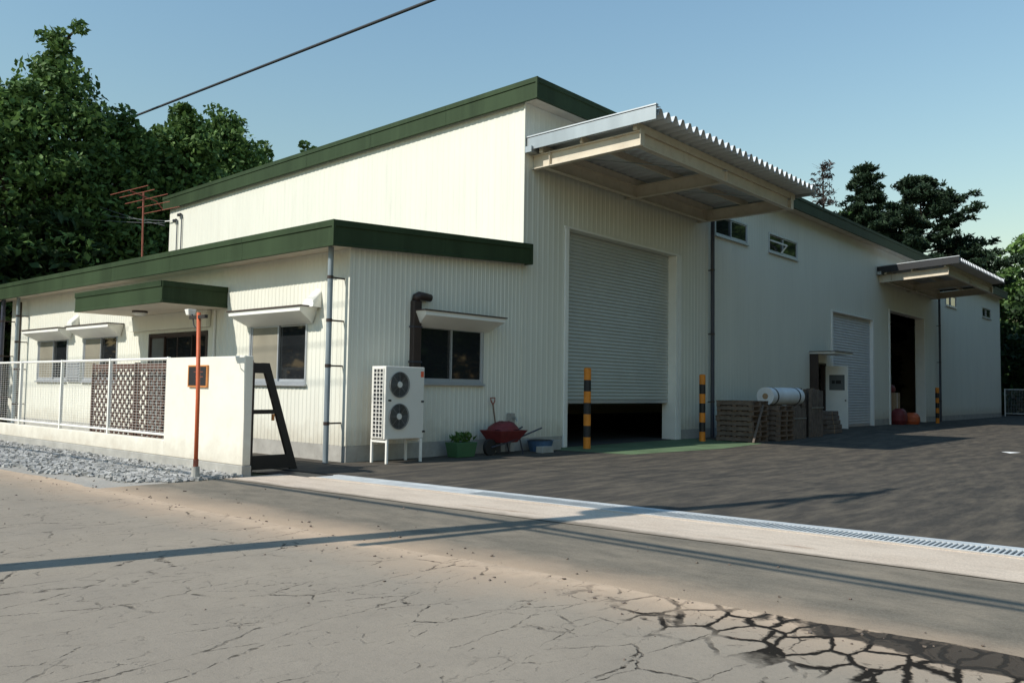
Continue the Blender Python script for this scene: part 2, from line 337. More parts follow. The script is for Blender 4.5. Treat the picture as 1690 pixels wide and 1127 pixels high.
sheet('yard_channel', [(along(DO0, DO1, 3), 3), (along(DO0, DO1, YE), YE), (along(DI0, DI1, YE)+0.05, YE), (along(DI0, DI1, 3)+0.05, 3)], -0.014, M['black'])
sheet('gravel_strip', [(-5.2, -1.0), (-2.6, -1.0), (-2.6, 120), (-5.2, 120)], -0.006, M['gravelbed'])
sheet('forecourt', [(-2.6, 3), (0.2, 3), (0.2, 60), (-2.6, 60)], -0.008, M['gravelbed'])
sheet('green_painted_strip', [(5.7, -0.03), (6.0, -2.35), (9.5, -2.75), (12.4, -2.5), (12.9, -0.03)], 0.001, M['greenpaint'])

# loose crushed stone
def stones(name, n, place, smin, smax, mat):
    cube = np.array([(-1,-1,-1),(1,-1,-1),(1,1,-1),(-1,1,-1),(-1,-1,1),(1,-1,1),(1,1,1),(-1,1,1)], float)*0.6
    fc = np.array([(0,3,2,1),(4,5,6,7),(0,1,5,4),(1,2,6,5),(2,3,7,6),(3,0,4,7)])
    P = place(n); V = cube[None]*(0.65+0.7*RNG.random((n, 8, 1)))
    S = (smin+(smax-smin)*RNG.random((n, 1, 1))**1.6)*np.stack([0.8+0.5*RNG.random(n), 0.8+0.5*RNG.random(n), 0.5+0.35*RNG.random(n)], 1)[:, None, :]
    a = RNG.random(n)*6.28; t = (RNG.random(n)-0.5)*1.2; V = V*S
    c, s = np.cos(t), np.sin(t); V = np.stack([V[...,0], V[...,1]*c[:,None]-V[...,2]*s[:,None], V[...,1]*s[:,None]+V[...,2]*c[:,None]], -1)
    c, s = np.cos(a), np.sin(a); V = np.stack([V[...,0]*c[:,None]-V[...,1]*s[:,None], V[...,0]*s[:,None]+V[...,1]*c[:,None], V[...,2]], -1)
    V[..., 2] += S[..., 2].reshape(n, 1)*0.25; V[..., :2] += P[:, None, :]
    m = bpy.data.meshes.new(name); F = (fc[None]+8*np.arange(n)[:, None, None]).reshape(-1, 4)
    m.from_pydata(V.reshape(-1, 3).tolist(), [], F.tolist()); m.materials.append(mat)
    o = bpy.data.objects.new(name, m); COL.objects.link(o); return o
def gravel_place(n):
    out = []
    while len(out) < n:
        y = -1.0+16*RNG.random()**1.25; x = -4.95+2.2*RNG.random()
        lo = -4.75+0.25*math.sin(y*1.3)+0.2*math.sin(y*3.1)+ (0.0 if y > 0.6 else (0.6-y)*0.75)
        if x < lo+0.4*RNG.random()-0.1: continue
        out.append((x, y))
    return np.array(out)
o = stones('gravel', 11000, gravel_place, 0.022, 0.065, M['stone'])
tag(o, 'loose grey crushed stone along the foot of the white fence wall', 'gravel', kind='stuff')
def pebble_place(n):
    x = -4.9+0.7*RNG.normal(size=n)*np.where(RNG.random(n) < 0.6, 0.5, 2.2); y = -13+14*RNG.random(n)
    return np.stack([np.clip(x, -9.0, -3.2), y], 1)
o = stones('pebbles', 220, pebble_place, 0.006, 0.017, M['woodgrey'])
tag(o, 'small loose pebbles scattered over the cracked road', 'pebbles', kind='stuff')

# ------------------------------------------------------------------ ribbed sheet walls with openings
def ribbed(name, Mp, a0, a1, ztop, openings, pitch, depth, mat, parent, z0=0.0, side=1):
    br = {round(a0, 4): 0, round(a1, 4): 0}
    k = 0; a = a0
    prof = []
    while a < a1:
        prof += [(a, 0.0), (a+pitch*0.55, 0.0), (a+pitch*0.65, depth), (a+pitch*0.9, depth)]; a += pitch
    prof = [p for p in prof if p[0] <= a1]+[(a1, 0.0)]
    pa = np.array(prof); xs = sorted(set([round(p[0], 4) for p in prof]+[round(v, 4) for op in openings for v in op[:2] if a0 < v < a1]+[round(a0, 4), round(a1, 4)]))
    d = np.interp(xs, pa[:, 0], pa[:, 1]); mb = MB()
    for i in range(len(xs)-1):
        u0, u1 = xs[i], xs[i+1]; mid = (u0+u1)/2
        cuts = sorted([(op[2], op[3]) for op in openings if op[0] < mid < op[1]])
        zz = z0; spans = []
        for c0, c1 in cuts:
            if c0 > zz: spans.append((zz, c0, False))
            zz = max(zz, c1)
        spans.append((zz, None, True))
        for s0, s1, top in spans:
            t0 = ztop(u0) if top else s1; t1 = ztop(u1) if top else s1
            mb.quad(Mp(u0, d[i], s0), Mp(u1, d[i+1], s0), Mp(u1, d[i+1], t1), Mp(u0, d[i], t0))
    return mb.build(name, mat, parent, recalc=False)

def panel_run(name, P0, P1, nrm, h, parent, mat, step=3.0, gap=0.006, prof=None, top0=None):
    """A sheet-metal fascia: panels end to end from P0 to P1 (points on the bottom edge)."""
    P0 = Vector(P0); P1 = Vector(P1); n = Vector(nrm); L = (P1-P0).length; k = max(1, round(L/step))
    prof = prof or [(-0.05, 0), (0.016, 0), (0.016, 0.045), (0.0, 0.055), (0.0, h-0.125), (0.022, h-0.115), (0.022, h), (-0.05, h)]
    for i in range(k):
        a = P0.lerp(P1, i/k+gap/2/L); b = P0.lerp(P1, (i+1)/k-gap/2/L)
        MB().loft([a+n*d+Vector((0, 0, z)) for d, z in prof], [b+n*d+Vector((0, 0, z)) for d, z in prof]).build(name, mat, parent, loc=a)

def window(parent, Mp, a0, a1, z0, z1, panes=('curtain', 'glass'), name='window', sill=True, fw=0.05, framemat='alu', deep=0.10):
    f = MB()
    f.bm(Mp, a0, a0+fw, -deep, 0.03, z0, z1); f.bm(Mp, a1-fw, a1, -deep, 0.03, z0, z1)
    f.bm(Mp, a0+fw, a1-fw, -deep, 0.03, z1-fw, z1); f.bm(Mp, a0+fw, a1-fw, -deep, 0.03, z0, z0+fw)
    w = f.build(name, M[framemat], parent, loc=Mp(a0, 0, z0), bevel=0.004)
    n = len(panes); iw = (a1-a0-2*fw)/n
    for i, pm in enumerate(panes):
        b0 = a0+fw+i*iw-(0.02 if i else 0); b1 = a0+fw+(i+1)*iw+(0.02 if i < n-1 else 0); dd = -0.012 if i % 2 else -0.050
        s = 0.035; q = MB()
        q.bm(Mp, b0, b0+s, dd-0.015, dd+0.015, z0+fw, z1-fw); q.bm(Mp, b1-s, b1, dd-0.015, dd+0.015, z0+fw, z1-fw)
        q.bm(Mp, b0+s, b1-s, dd-0.015, dd+0.015, z1-fw-s, z1-fw); q.bm(Mp, b0+s, b1-s, dd-0.015, dd+0.015, z0+fw, z0+fw+s*1.3)
        q.build('sash', M[framemat], w, loc=Mp(b0, 0, z0))
        MB().bm(Mp, b0+s, b1-s, dd-0.004, dd+0.004, z0+fw+s*1.3, z1-fw-s).build('pane', M[pm], w, loc=Mp(b0, 0, z0))
    if sill: MB().bm(Mp, a0-0.02, a1+0.02, 0.001, 0.075, z0-0.045, z0-0.002).build('sill', M[framemat], w, loc=Mp(a0, 0, z0), bevel=0.006)
    return w

def hood(parent, Mp, a0, a1, ztop, depth=0.42):
    """Sheet-metal window hood: a thin dark top plate over a pale body that tapers back to the wall."""
    f, r, i = 0.085, 0.30, 0.16
    b = MB()
    ring = lambda d, zb, s: [Mp(a0+s, d, zb), Mp(a1-s, d, zb), Mp(a1, d, ztop), Mp(a0, d, ztop)]
    b.loft(ring(0.016, ztop-r, i), ring(depth, ztop-f, 0.02))
    h = b.build('window_hood', M['white'], parent, loc=Mp(a0, 0, ztop))
    MB().bm(Mp, a0-0.03, a1+0.03, 0.016, depth+0.03, ztop+0.002, ztop+0.026).build('top_plate', M['hooddark'], h, loc=Mp(a0, 0, ztop))

def downspout(parent, x, y, z0, z1, r, mat, wall_axis, wall_d, zs, name='downspout'):
    o = MB().tube([(x, y, z0), (x, y, z1)], r, 12).build(name, M[mat], parent, loc=(x, y, z0), smooth=False)
    for z in zs:
        b = MB()
        if wall_axis == 'x': b.box(x+r*0.7, wall_d+0.005, y-0.012, y+0.012, z-0.015, z+0.015)
        else: b.box(x-0.012, x+0.012, y+r*0.7, wall_d+0.005, z-0.015, z+0.015)
        b.tube([(x, y, z-0.03), (x, y, z+0.03)], r*1.12, 12)
        b.build('bracket', M['brown'], o, loc=(x, y, z))
    return o

def vent_hood(parent, Mp, a, z):
    b = MB(); n = 9; r0 = []; r1 = []
    for k in range(n):
        t = math.pi*k/(n-1); r0.append(Mp(a+0.13*math.cos(t), 0.016, z+0.16+0.11*math.sin(t))); r1.append(Mp(a+0.16*math.cos(t), 0.22, z-0.04+0.13*math.sin(t)))
    r0 += [Mp(a-0.14, 0.016, z-0.10), Mp(a+0.14, 0.016, z-0.10)]; r1 += [Mp(a-0.17, 0.24, z-0.10), Mp(a+0.17, 0.24, z-0.10)]
    return b.loft(r0, r1).build('vent_hood', M['white'], parent, loc=Mp(a, 0, z))

# ------------------------------------------------------------------ the single-storey office
office = thing('office_building', (0, 0, 0), 'low cream office block with green roof edge, in front of the tall hall', 'building')
WIN_L = [(1.27, 3.32, 1.44, 2.68), (9.58, 11.70, 1.44, 2.68), (12.75, 14.95, 1.44, 2.68)]
ENT = (5.05, 7.85, 0.12, 2.62)
SHADE_R = [(1.75, 3.68, 1.50, 2.70)]
wtop = lambda a: 4.02
o = ribbed('wall', ML, 0.0, 17.3, wtop, [w for w in WIN_L]+[ENT], 0.13, 0.009, M['siding'], office, z0=0.30)
rise = lambda x: (x+0.6)/5.65*0.34
o = ribbed('wall', MR, 0.0, 5.0, lambda a: 3.98+rise(a), SHADE_R, 0.13, 0.009, M['siding'], office, z0=0.30)
MB().box(0.0, 5.0, 17.27, 17.3, 0, 4.0).build('wall', M['siding'], office, loc=(0, 17.3, 0))
for q in ((-0.004, 0.10, 0.102, 5.0), (-0.004, 0.10, 7.9, 17.29), (-0.004, 4.99, -0.004, 0.10)): MB().box(*q, -0.05, 0.298).build('foundation', M['concrete'], office, loc=(q[0], q[2], 0), bevel=0.008)
MB().box(-0.022, 0.02, -0.022, 0.02, 0.302, 3.99).build('corner_trim', M['siding'], office, loc=(0, 0, 0.3))
b = MB(); b.box(0.3, 4.9, 0.3, 17, 0.02, 0.12); b.build('inner_floor', M['inside'], office)
# roof deck, soffit and fascia
b = MB(); b.hexa([(-0.50, -0.15, 4.15), (4.98, -0.15, 4.15+rise(5)), (4.98, 17.9, 4.15+rise(5)), (-0.50, 17.9, 4.15), (-0.50, -0.15, 4.28), (4.98, -0.15, 4.28+rise(5)), (4.98, 17.9, 4.28+rise(5)), (-0.50, 17.9, 4.28)])
b.build('roof', M['roof'], office)
MB().box(-0.53, -0.001, -0.17, 17.85, 3.985, 4.005).build('soffit', M['soffit'], office, loc=(-0.5, 0, 4))
FH = 0.475
panel_run('fascia_panel', (-0.56, 17.95, 3.945), (-0.56, -0.20, 3.945), (-1, 0, 0), FH, office, M['green'], 3.0)
panel_run('fascia_panel', (-0.56, -0.21, 3.945), (5.06, -0.21, 3.945+rise(5.06)), (0, -1, 0), FH, office, M['green'], 3.0)
b = MB(); b.bar((-0.56, -0.215, 3.945), (-0.56, -0.215, 3.945+FH), 0.05, 0.05); b.build('fascia_corner', M['green'], office, loc=(-0.56, -0.2, 3.94))
MB().box(5.02, 5.085, -0.235, -0.005, 3.945+rise(5), 3.945+FH+rise(5)).build('fascia_end_cap', M['green'], office, loc=(5.05, -0.2, 4.3))
for i, (a0, a1, z0, z1) in enumerate(WIN_L):
    window(office, ML, a0, a1, z0, z1, ('glass', 'curtain') )
    hood(office, ML, a0-0.32, a1+0.20, 2.92)
window(office, MR, 1.75, 3.68, 1.50, 2.70, ('glass', 'glass'))
hood(office, MR, 1.55, 3.95, 2.93)
vent_hood(office, ML, 0.98, 3.02); vent_hood(office, ML, 12.2, 3.05)
# louvred box between the two far windows
b = MB(); b.bm(ML, 11.78, 12.68, 0.016, 0.06, 1.42, 2.02)
lv = b.build('louvre_box', M['alu'], office, loc=ML(11.8, 0, 1.42))
for k in range(7): MB().bm(ML, 11.83, 12.63, 0.061, 0.085, 1.47+k*0.075, 1.50+k*0.075).build('louvre', M['alu'], lv, loc=ML(11.8, 0.06, 1.47+k*0.075))
# entrance
ed = window(office, ML, 5.05, 7.85, 0.12, 2.62, ('glass', 'glass', 'glass', 'frost'), name='entrance_door', sill=False, fw=0.08, framemat='brown', deep=0.14)
MB().bm(ML, 4.95, 8.75, 0.014, 0.12, 2.70, 3.075).build('transom_box', M['siding'], office, loc=ML(6, 0, 2.7))
MB().box(-0.9, -0.005, 4.9, 8.0, -0.02, 0.12).build('entrance_step', M['concrete'], office, loc=(-0.4, 6, 0), bevel=0.01)
cz = 3.085
can = MB().box(-1.46, -0.005, 4.31, 8.57, cz+0.02, cz+0.42).build('entrance_canopy', M['roof'], office, loc=(0, 6.4, cz))
MB().box(-1.47, -0.012, 4.30, 8.58, cz-0.004, cz+0.016).build('soffit', M['soffit'], can, loc=(-0.7, 6.4, cz))
panel_run('fascia_panel', (-1.50, 8.60, cz), (-1.50, 4.28, cz), (-1, 0, 0), 0.455, can, M['green'], 4.4)
panel_run('fascia_panel', (-1.50, 4.27, cz), (-0.012, 4.27, cz), (0, -1, 0), 0.455, can, M['green'], 2.0)
panel_run('fascia_panel', (-1.50, 8.61, cz), (-0.012, 8.61, cz), (0, 1, 0), 0.455, can, M['green'], 2.0)
b = MB(); b.tube([(-0.80, 6.72, cz-0.006), (-0.80, 6.72, cz-0.05)], [0.17, 0.17], 20); lamp = b.build('porch_light', M['hooddark'], can, loc=(-0.8, 6.7, cz))
b = MB(); b.tube([(-0.80, 6.72, cz-0.051), (-0.80, 6.72, cz-0.085), (-0.80, 6.72, cz-0.115)], [0.16, 0.15, 0.08], 20); b.build('diffuser', M['white'], lamp, loc=(-0.8, 6.7, cz))
# rainwater pipes of the office
downspout(office, -0.33, 0.16, 0.0, 3.98, 0.052, 'pipe', 'x', 0.0, (0.72, 1.78, 2.62, 3.42))
downspout(office, -0.30, 15.9, 0.0, 3.98, 0.052, 'pipe', 'x', 0.0, (0.72, 1.78, 2.62, 3.42))
downspout(office, -0.36, 17.0, 0.0, 3.98, 0.065, 'darkpipe', 'x', 0.0, (0.9, 2.2, 3.3))
MB().box(-0.07, -0.014, 16.45, 16.52, 0.3, 3.9).build('conduit', M['brown'], office, loc=(-0.05, 16.5, 0.3))
MB().box(-0.05, -0.014, 4.72, 4.76, 0.3, 3.05).build('conduit', M['white'], office, loc=(-0.05, 4.7, 0.3))
# refrigerant pipe cover
b = MB(); b.box(1.50, 1.72, -0.14, -0.016, 0.5, 3.14); pc = b.build('pipe_cover', M['brown'], office, loc=(1.6, -0.05, 0.5), bevel=0.02)
MB().tube([(1.61, -0.075, 3.15), (1.61, -0.085, 3.21), (1.68, -0.09, 3.245), (1.80, -0.09, 3.24), (1.98, -0.09, 3.225)], [0.085, 0.09, 0.09, 0.085, 0.08], 10).build('elbow', M['brown'], pc, loc=(1.6, -0.05, 3.1), smooth=True)
for z in (1.9, 2.6): MB().box(1.485, 1.735, -0.15, -0.016, z, z+0.03).build('strap', M['darkpipe'], pc, loc=(1.6, -0.05, z))

# ------------------------------------------------------------------ the tall hall
hall = thing('warehouse_hall', (5, 0, 0), 'tall cream warehouse hall with green roof edge and roller shutters', 'building')
HX1, HY1 = 56.2, 17.1
SH1 = (6.72, 11.95, 0.0, 5.40); SH3 = (24.55, 29.45, 0.0, 4.75); SH4 = (31.95, 37.6, 0.0, 5.40); DOOR = (22.42, 23.68, 0.0, 2.55)
HW = [(14.40, 16.75, 6.40, 7.10), (18.45, 21.0, 6.40, 7.10), (42.05, 44.4, 6.50, 7.18), (50.9, 53.4, 6.50, 7.18)]
ribbed('wall', MR, 5.0, HX1, lambda a: 8.15, [SH1, SH3, SH4, DOOR]+HW, 0.20, 0.007, M['siding'], hall, z0=0.28)
hz = lambda y: 8.15-0.0185*y
ribbed('wall', lambda a, d, z: (5.0-d, a, z), 0.0, HY1, hz, [], 0.20, 0.007, M['siding'], hall, z0=0.28)
MB().box(4.978, 5.02, -0.022, 0.02, 0.3, 8.12).build('corner_trim', M['siding'], hall, loc=(5, 0, 0.3))
b = MB(); b.box(HX1-0.05, HX1, 0.0, HY1, 0, 8.1); b.build('wall', M['siding'], hall, loc=(HX1, 0, 0))
b = MB(); b.box(5.0, HX1, HY1-0.05, HY1, 0, 7.85); b.build('wall', M['siding'], hall, loc=(5, HY1, 0))
for x0, x1 in ((5.002, 6.54), (12.26, 22.10), (23.75, 24.4), (29.6, 31.8), (37.8, HX1)): MB().box(x0, x1, -0.004, 0.10, -0.05, 0.278).build('foundation', M['concrete'], hall, loc=(x0, 0, 0))
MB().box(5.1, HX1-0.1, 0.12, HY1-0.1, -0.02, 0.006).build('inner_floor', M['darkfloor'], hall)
b = MB(); b.hexa([(4.925, -0.40, 8.24), (HX1+0.25, -0.40, 8.24), (HX1+0.25, HY1+0.2, 7.90), (4.925, HY1+0.2, 7.90), (4.925, -0.40, 8.34), (HX1+0.25, -0.40, 8.34), (HX1+0.25, HY1+0.2, 8.0), (4.925, HY1+0.2, 8.0)])
b.build('roof', M['roof'], hall)
MB().box(4.9, HX1, -0.42, -0.016, 8.125, 8.145).build('soffit', M['soffit'], hall, loc=(5, -0.2, 8.1))
FH2 = 0.50
panel_run('fascia_panel', (4.86, HY1+0.25, 8.10-0.0195*17.4), (4.86, -0.45, 8.10), (-1, 0, 0), FH2, hall, M['green'], 3.0)
panel_run('fascia_panel', (4.86, -0.46, 8.10), (HX1+0.3, -0.46, 8.10), (0, -1, 0), FH2, hall, M['green'], 3.0)
MB().bar((4.86, -0.465, 8.10), (4.86, -0.465, 8.10+FH2), 0.05, 0.05).build('fascia_corner', M['green'], hall, loc=(4.86, -0.46, 8.1))

def shutter_opening(x0, x1, zt, zbot, mat, pitch, recess=0.24, name='roller_shutter'):
    for (a, b_) in ((x0-0.14, x0), (x1, x1+0.14)):
        MB().box(a, b_, -0.045, 0.42, 0.0, zt+0.0).build('door_jamb', M['white'], hall, loc=(a, 0, 0), bevel=0.006)
    MB().box(x0-0.16, x1+0.16, -0.05, 0.42, zt+0.002, zt+0.05).build('door_head', M['white'], hall, loc=(x0, 0, zt))
    if zbot is None: return
    root = MB().box(x0+0.004, x1-0.004, recess-0.02, recess+0.03, zbot, zbot+0.09).build(name, M['alu'], hall, loc=(x0, recess, zbot))
    prof = [(0, 0.0), (-0.020, 0.012), (-0.026, pitch*0.45), (-0.016, pitch*0.84), (-0.002, pitch*0.90), (0.0, pitch*0.985), (0.012, pitch*0.985), (0.012, 0)]
    sm = MB().loft([(0, d, z) for d, z in prof], [(x1-x0-0.01, d, z) for d, z in prof]).mesh('slat', mat)
    z = zbot+0.092
    while z < zt:
        link(bpy.data.objects.new('slat', sm), root, (x0+0.005, recess, z)); z += pitch
shutter_opening(SH1[0], SH1[1], 5.40, 1.06, M['slat'], 0.092)
shutter_opening(SH3[0], SH3[1], 4.75, 0.006, M['slat2'], 0.115, 0.12)
shutter_opening(SH4[0], SH4[1], 5.40, None, M['slat'], 0.1)
# inner faces of the wide jamb by the big shutter
MB().box(12.10, 12.24, -0.047, -0.02, 0, 5.44).build('jamb_cover', M['white'], hall, loc=(12.1, 0, 0))
for i, (a0, a1, z0, z1) in enumerate(HW):
    w = window(hall, MR, a0, a1, z0, z1, ('glass', 'glass'), fw=0.06)
    if i == 1:
        MB().bar((a0+0.12, -0.02, z0+0.42), (a0+1.1, -0.20, z0+0.34), 0.05, 0.05).build('open_sash', M['white'], w, loc=(a0, 0, z0))
        MB().bar((a0+1.05, -0.02, z0+0.08), (a0+1.18, -0.19, z0+0.36), 0.05, 0.05).build('stay', M['white'], w, loc=(a0, 0, z0))
# small personnel door, standing open at a right angle
MB().box(22.36, 22.42, -0.05, 0.15, 0, 2.55).build('door_jamb', M['brown'], hall, loc=(22.4, 0, 0))
MB().box(23.685, 23.745, -0.05, 0.15, 0, 2.55).build('door_jamb', M['brown'], hall, loc=(23.7, 0, 0))
MB().box(22.36, 23.745, -0.05, 0.15, 2.552, 2.61).build('door_head', M['brown'], hall, loc=(22.4, 0, 2.55))
dl = MB().box(23.66, 23.70, -0.92, -0.052, 0.05, 2.50).build('open_door', M['white'], hall, loc=(23.68, -0.05, 0.05), bevel=0.004)
MB().box(23.652, 23.659, -0.80, -0.20, 1.55, 2.15).build('pane', M['frost'], dl, loc=(23.655, -0.5, 1.6))
# a few dark illegible marks on the door pane
for (y0, y1) in ((-0.42, -0.30), (-0.66, -0.46)):
    MB().box(23.649, 23.651, y0, y1, 1.80, 1.93).build('notice', M['black'], dl, loc=(23.65, y0, 1.8))
MB().tube([(23.62, -0.84, 1.15), (23.655, -0.84, 1.15)], 0.03, 10).build('door_knob', M['acdark'], dl, loc=(23.62, -0.84, 1.15))
dh = MB().box(22.1, 23.95, -1.0, -0.016, 2.93, 2.99).build('door_hood', M['white'], hall, loc=(22.1, 0, 2.95))
MB().box(22.07, 23.98, -1.03, -0.016, 2.992, 3.02).build('top_plate', M['hooddark'], dh, loc=(22.1, 0, 3.0))
MB().box(22.12, 22.16, -0.35, -0.016, 0.0, 2.92).build('side_screen', M['brown'], hall, loc=(22.14, -0.2, 0))
# rainwater pipes
downspout(hall, 13.98, -0.16, 0.0, 8.11, 0.062, 'darkpipe', 'y', 0.0, (1.1, 3.2, 5.2, 7.3))
downspout(hall, 40.1, -0.16, 0.0, 8.11, 0.062, 'darkpipe', 'y', 0.0, (1.1, 3.2, 5.2, 7.3))
# service entry on the hall's front, far end
for y, z1 in ((16.40, 7.25), (16.08, 7.42)):
    c = MB().tube([(4.95, y, 4.6), (4.95, y, z1), (4.93, y+0.03, z1+0.05)], 0.022, 8).build('service_conduit', M['wiregrey'], hall, loc=(4.95, y, 4.6))
    for k in range(2):
        MB().tube([(4.93, y+0.06+0.14*k, z1+0.02), (4.93, y+0.06+0.14*k, z1+0.09), (4.93, y+0.06+0.14*k, z1+0.12)], [0.05, 0.055, 0.03], 10).build('insulator', M['wire'], c, loc=(4.93, y, z1))
MB().tube([(4.96, 16.5, 7.32), (4.90, 17.2, 7.36)], 0.02, 8).build('service_arm', M['white'], hall, loc=(4.95, 16.5, 7.3))

# ------------------------------------------------------------------ canopies over the loading doors
def canopy(name, x0, x1, yf, zl, label, beams, tilt, flash='galv'):
    c = thing(name, (x0, 0, zl-0.6), label, 'canopy', 'steel canopies over the loading doors')
    pitch = 0.307; n = int(round((x1-x0)/pitch)); h = 0.17
    zz = lambda y: tilt*(-y)
    b = MB()
    for k in range(n):
        xs = x0+k*pitch; pr = [(xs, h), (xs+0.085, h), (xs+0.145, 0.0), (xs+0.225, 0.0), (xs+pitch, h)] if False else [(xs, 0), (xs+0.04, 0), (xs+0.135, h), (xs+0.212, h), (xs+pitch, 0)]
        for (xa, za), (xb, zb) in zip(pr[:-1], pr[1:]):
            b.quad((xa, yf, zl+za+zz(yf)), (xb, yf, zl+zb+zz(yf)), (xb, -0.03, zl+zb), (xa, -0.03, zl+za))
    bmx = b.build('roof_deck', M['deck'], c, loc=(x0, yf, zl), recalc=False)
    sol = bmx.modifiers.new('thickness', 'SOLIDIFY'); sol.thickness = 0.004
    # verge flashing and the gutter end at the wall
    for x, s in ((x0, -1), (x1, 1)):
        b = MB(); b.loft([(x+s*0.01, -0.02, zl-0.09), (x+s*0.035, -0.02, zl-0.09), (x+s*0.035, -0.02, zl+0.19), (x-s*0.16, -0.02, zl+0.205), (x-s*0.16, -0.02, zl+0.195), (x+s*0.01, -0.02, zl+0.18)],
               [(x+s*0.01, yf, zl-0.09+zz(yf)), (x+s*0.035, yf, zl-0.09+zz(yf)), (x+s*0.035, yf, zl+0.19+zz(yf)), (x-s*0.16, yf, zl+0.205+zz(yf)), (x-s*0.16, yf, zl+0.195+zz(yf)), (x+s*0.01, yf, zl+0.18+zz(yf))])
        vf = b.build('verge_flashing', M[flash], c, loc=(x, 0, zl))
        MB().loft([(x-s*0.05, -0.02, zl+0.207), (x+s*0.05, -0.02, zl+0.207), (x+s*0.05, -0.02, zl+0.235), (x-s*0.05, -0.02, zl+0.235)], [(x-s*0.05, yf-0.01, zl+0.207+zz(yf)), (x+s*0.05, yf-0.01, zl+0.207+zz(yf)), (x+s*0.05, yf-0.01, zl+0.235+zz(yf)), (x-s*0.05, yf-0.01, zl+0.235+zz(yf))]).build('cap', M['deck'], vf, loc=(x, 0, zl+0.2))
    MB().box(x0-0.10, x1+0.06, -0.22, -0.03, zl-0.16, zl-0.02).build('gutter', M['galv'], c, loc=(x0, -0.1, zl-0.1))
    zb0, zb1 = zl-0.50, zl-0.17; yb = yf+0.52
    def ibeam(p, q, mat='cream', hgt=zb1-zb0, wid=0.15):
        p = Vector(p); q = Vector(q); d = (q-p).normalized(); s = d.cross(Vector((0, 0, 1))).normalized()
        b = MB(); up = Vector((0, 0, 1)); tf = 0.02
        for (z0, z1, w) in ((0, tf, wid), (hgt-tf, hgt, wid), (tf, hgt-tf, 0.02)):
            r = lambda P: [P-s*w/2+up*z0, P+s*w/2+up*z0, P+s*w/2+up*z1, P-s*w/2+up*z1]
            b.loft(r(p), r(q))
        return b.build('steel_beam', M[mat], c, loc=p)
    for i, x in enumerate(beams):
        bm = ibeam((x, -0.02, zb0), (x, yb, zb0+zz(yb)))
        if x == beams[0] or x == beams[-1]:
            for y in (-0.55, yb-0.02): MB().box(x-0.085, x+0.085, y-0.008, y+0.008, zb0+zz(y)+0.001, zb1+zz(y)+0.02).build('stiffener', M['cream'], bm, loc=(x, y, zb0))
    ibeam((beams[0]+0.08, yb+0.08, zb0+zz(yb)), (beams[-1]-0.08, yb+0.08, zb0+zz(yb)))
    ibeam((beams[0]+0.08, -0.34, zb0), (beams[-1]-0.08, -0.34, zb0))
    for y in (yb*0.5,):
        b = MB()
        b.box(x0+0.1, x1-0.1, y-0.03, y+0.03, zl-0.165+zz(y), zl-0.01+zz(y)); b.build('purlin', M['cream'], c, loc=(x0, y, zl))
    for y in (yb+0.08, -0.34):
        MB().box(x0+0.1, x1-0.1, y-0.05, y+0.05, zl-0.165+zz(y), zl-0.003+zz(y)).build('packing_bar', M['cream'], c, loc=(x0, y, zl))
    # flat-bar bracing under the deck
    for xa, xb in zip(beams[:-1], beams[1:]):
        MB().bar((xa, -0.4, zb1-0.05), (xb, yb, zb1-0.05+zz(yb)), 0.05, 0.012).build('brace', M['galv'], c, loc=(xa, 0, zb1))
    return c
canopy('loading_canopy', 5.08, 13.68, -3.52, 7.08, 'large folded steel canopy above the half-open roller shutter', [5.32, 9.3, 13.25], 0.015)
canopy('loading_canopy', 30.2, 39.4, -3.45, 7.05, 'farther folded steel canopy above the dark open doorway', [30.5, 34.8, 39.1], 0.055, 'black')

# ------------------------------------------------------------------ fence wall, mesh fence, sliding gate
FX = -2.74
fw = thing('fence_wall', (FX, 0, 0), 'white painted block wall with gate pier and low run along the gravel', 'wall')
MB().box(FX, FX+0.14, -1.00, 1.50, 0.17, 1.85).build('gate_pier', M['plaster'], fw, loc=(FX, 0.2, 0), bevel=0.012)
MB().box(FX+0.004, FX+0.136, 1.502, 60, 0.17, 0.44).build('low_wall', M['plaster'], fw, loc=(FX, 1.5, 0), bevel=0.012)
MB().box(FX-0.012, FX+0.152, -1.012, 60, -0.05, 0.168).build('footing', M['concrete'], fw, loc=(FX, 1.5, 0), bevel=0.01)
fence = thing('mesh_fence', (FX+0.07, 1.5, 0.44), 'white wire mesh fence panels standing on the low white wall', 'fence')
ys = [1.56+2.28*k for k in range(10)]
post = None
for y in ys:
    if post is None: post = MB().box(FX+0.045, FX+0.095, y-0.025, y+0.025, 0.442, 1.87).build('post', M['white'], fence, loc=(FX+0.07, y, 0.44), bevel=0.004)
    else: share(post, (FX+0.07, y, 0.44), fence)
meshes = None
for k in range(9):
    y0 = ys[k]+0.03; y1 = ys[k+1]-0.03
    if meshes is None:
        top = MB().tube([(FX+0.07, y0, 1.84), (FX+0.07, y1, 1.84)], 0.021, 8).build('top_rail', M['white'], fence, loc=(FX+0.07, y0, 1.84))
        bot = MB().tube([(FX+0.07, y0, 0.52), (FX+0.07, y1, 0.52)], 0.021, 8).build('bottom_rail', M['white'], fence, loc=(FX+0.07, y0, 0.52))
        b = MB(); z = 0.56
        while z < 1.82: b.bar((FX+0.07, y0, z), (FX+0.07, y1, z), 0.0035); z += 0.05
        y = y0+0.06
        while y < y1: b.bar((FX+0.075, y, 0.52), (FX+0.075, y, 1.84), 0.003); y += 0.15
        meshes = b.build('wire_mesh', M['white'], fence, loc=(FX+0.07, y0, 0.52))
    else:
        share(top, (FX+0.07, y0, 1.84), fence); share(bot, (FX+0.07, y0, 0.52), fence); share(meshes, (FX+0.07, y0, 0.52), fence)

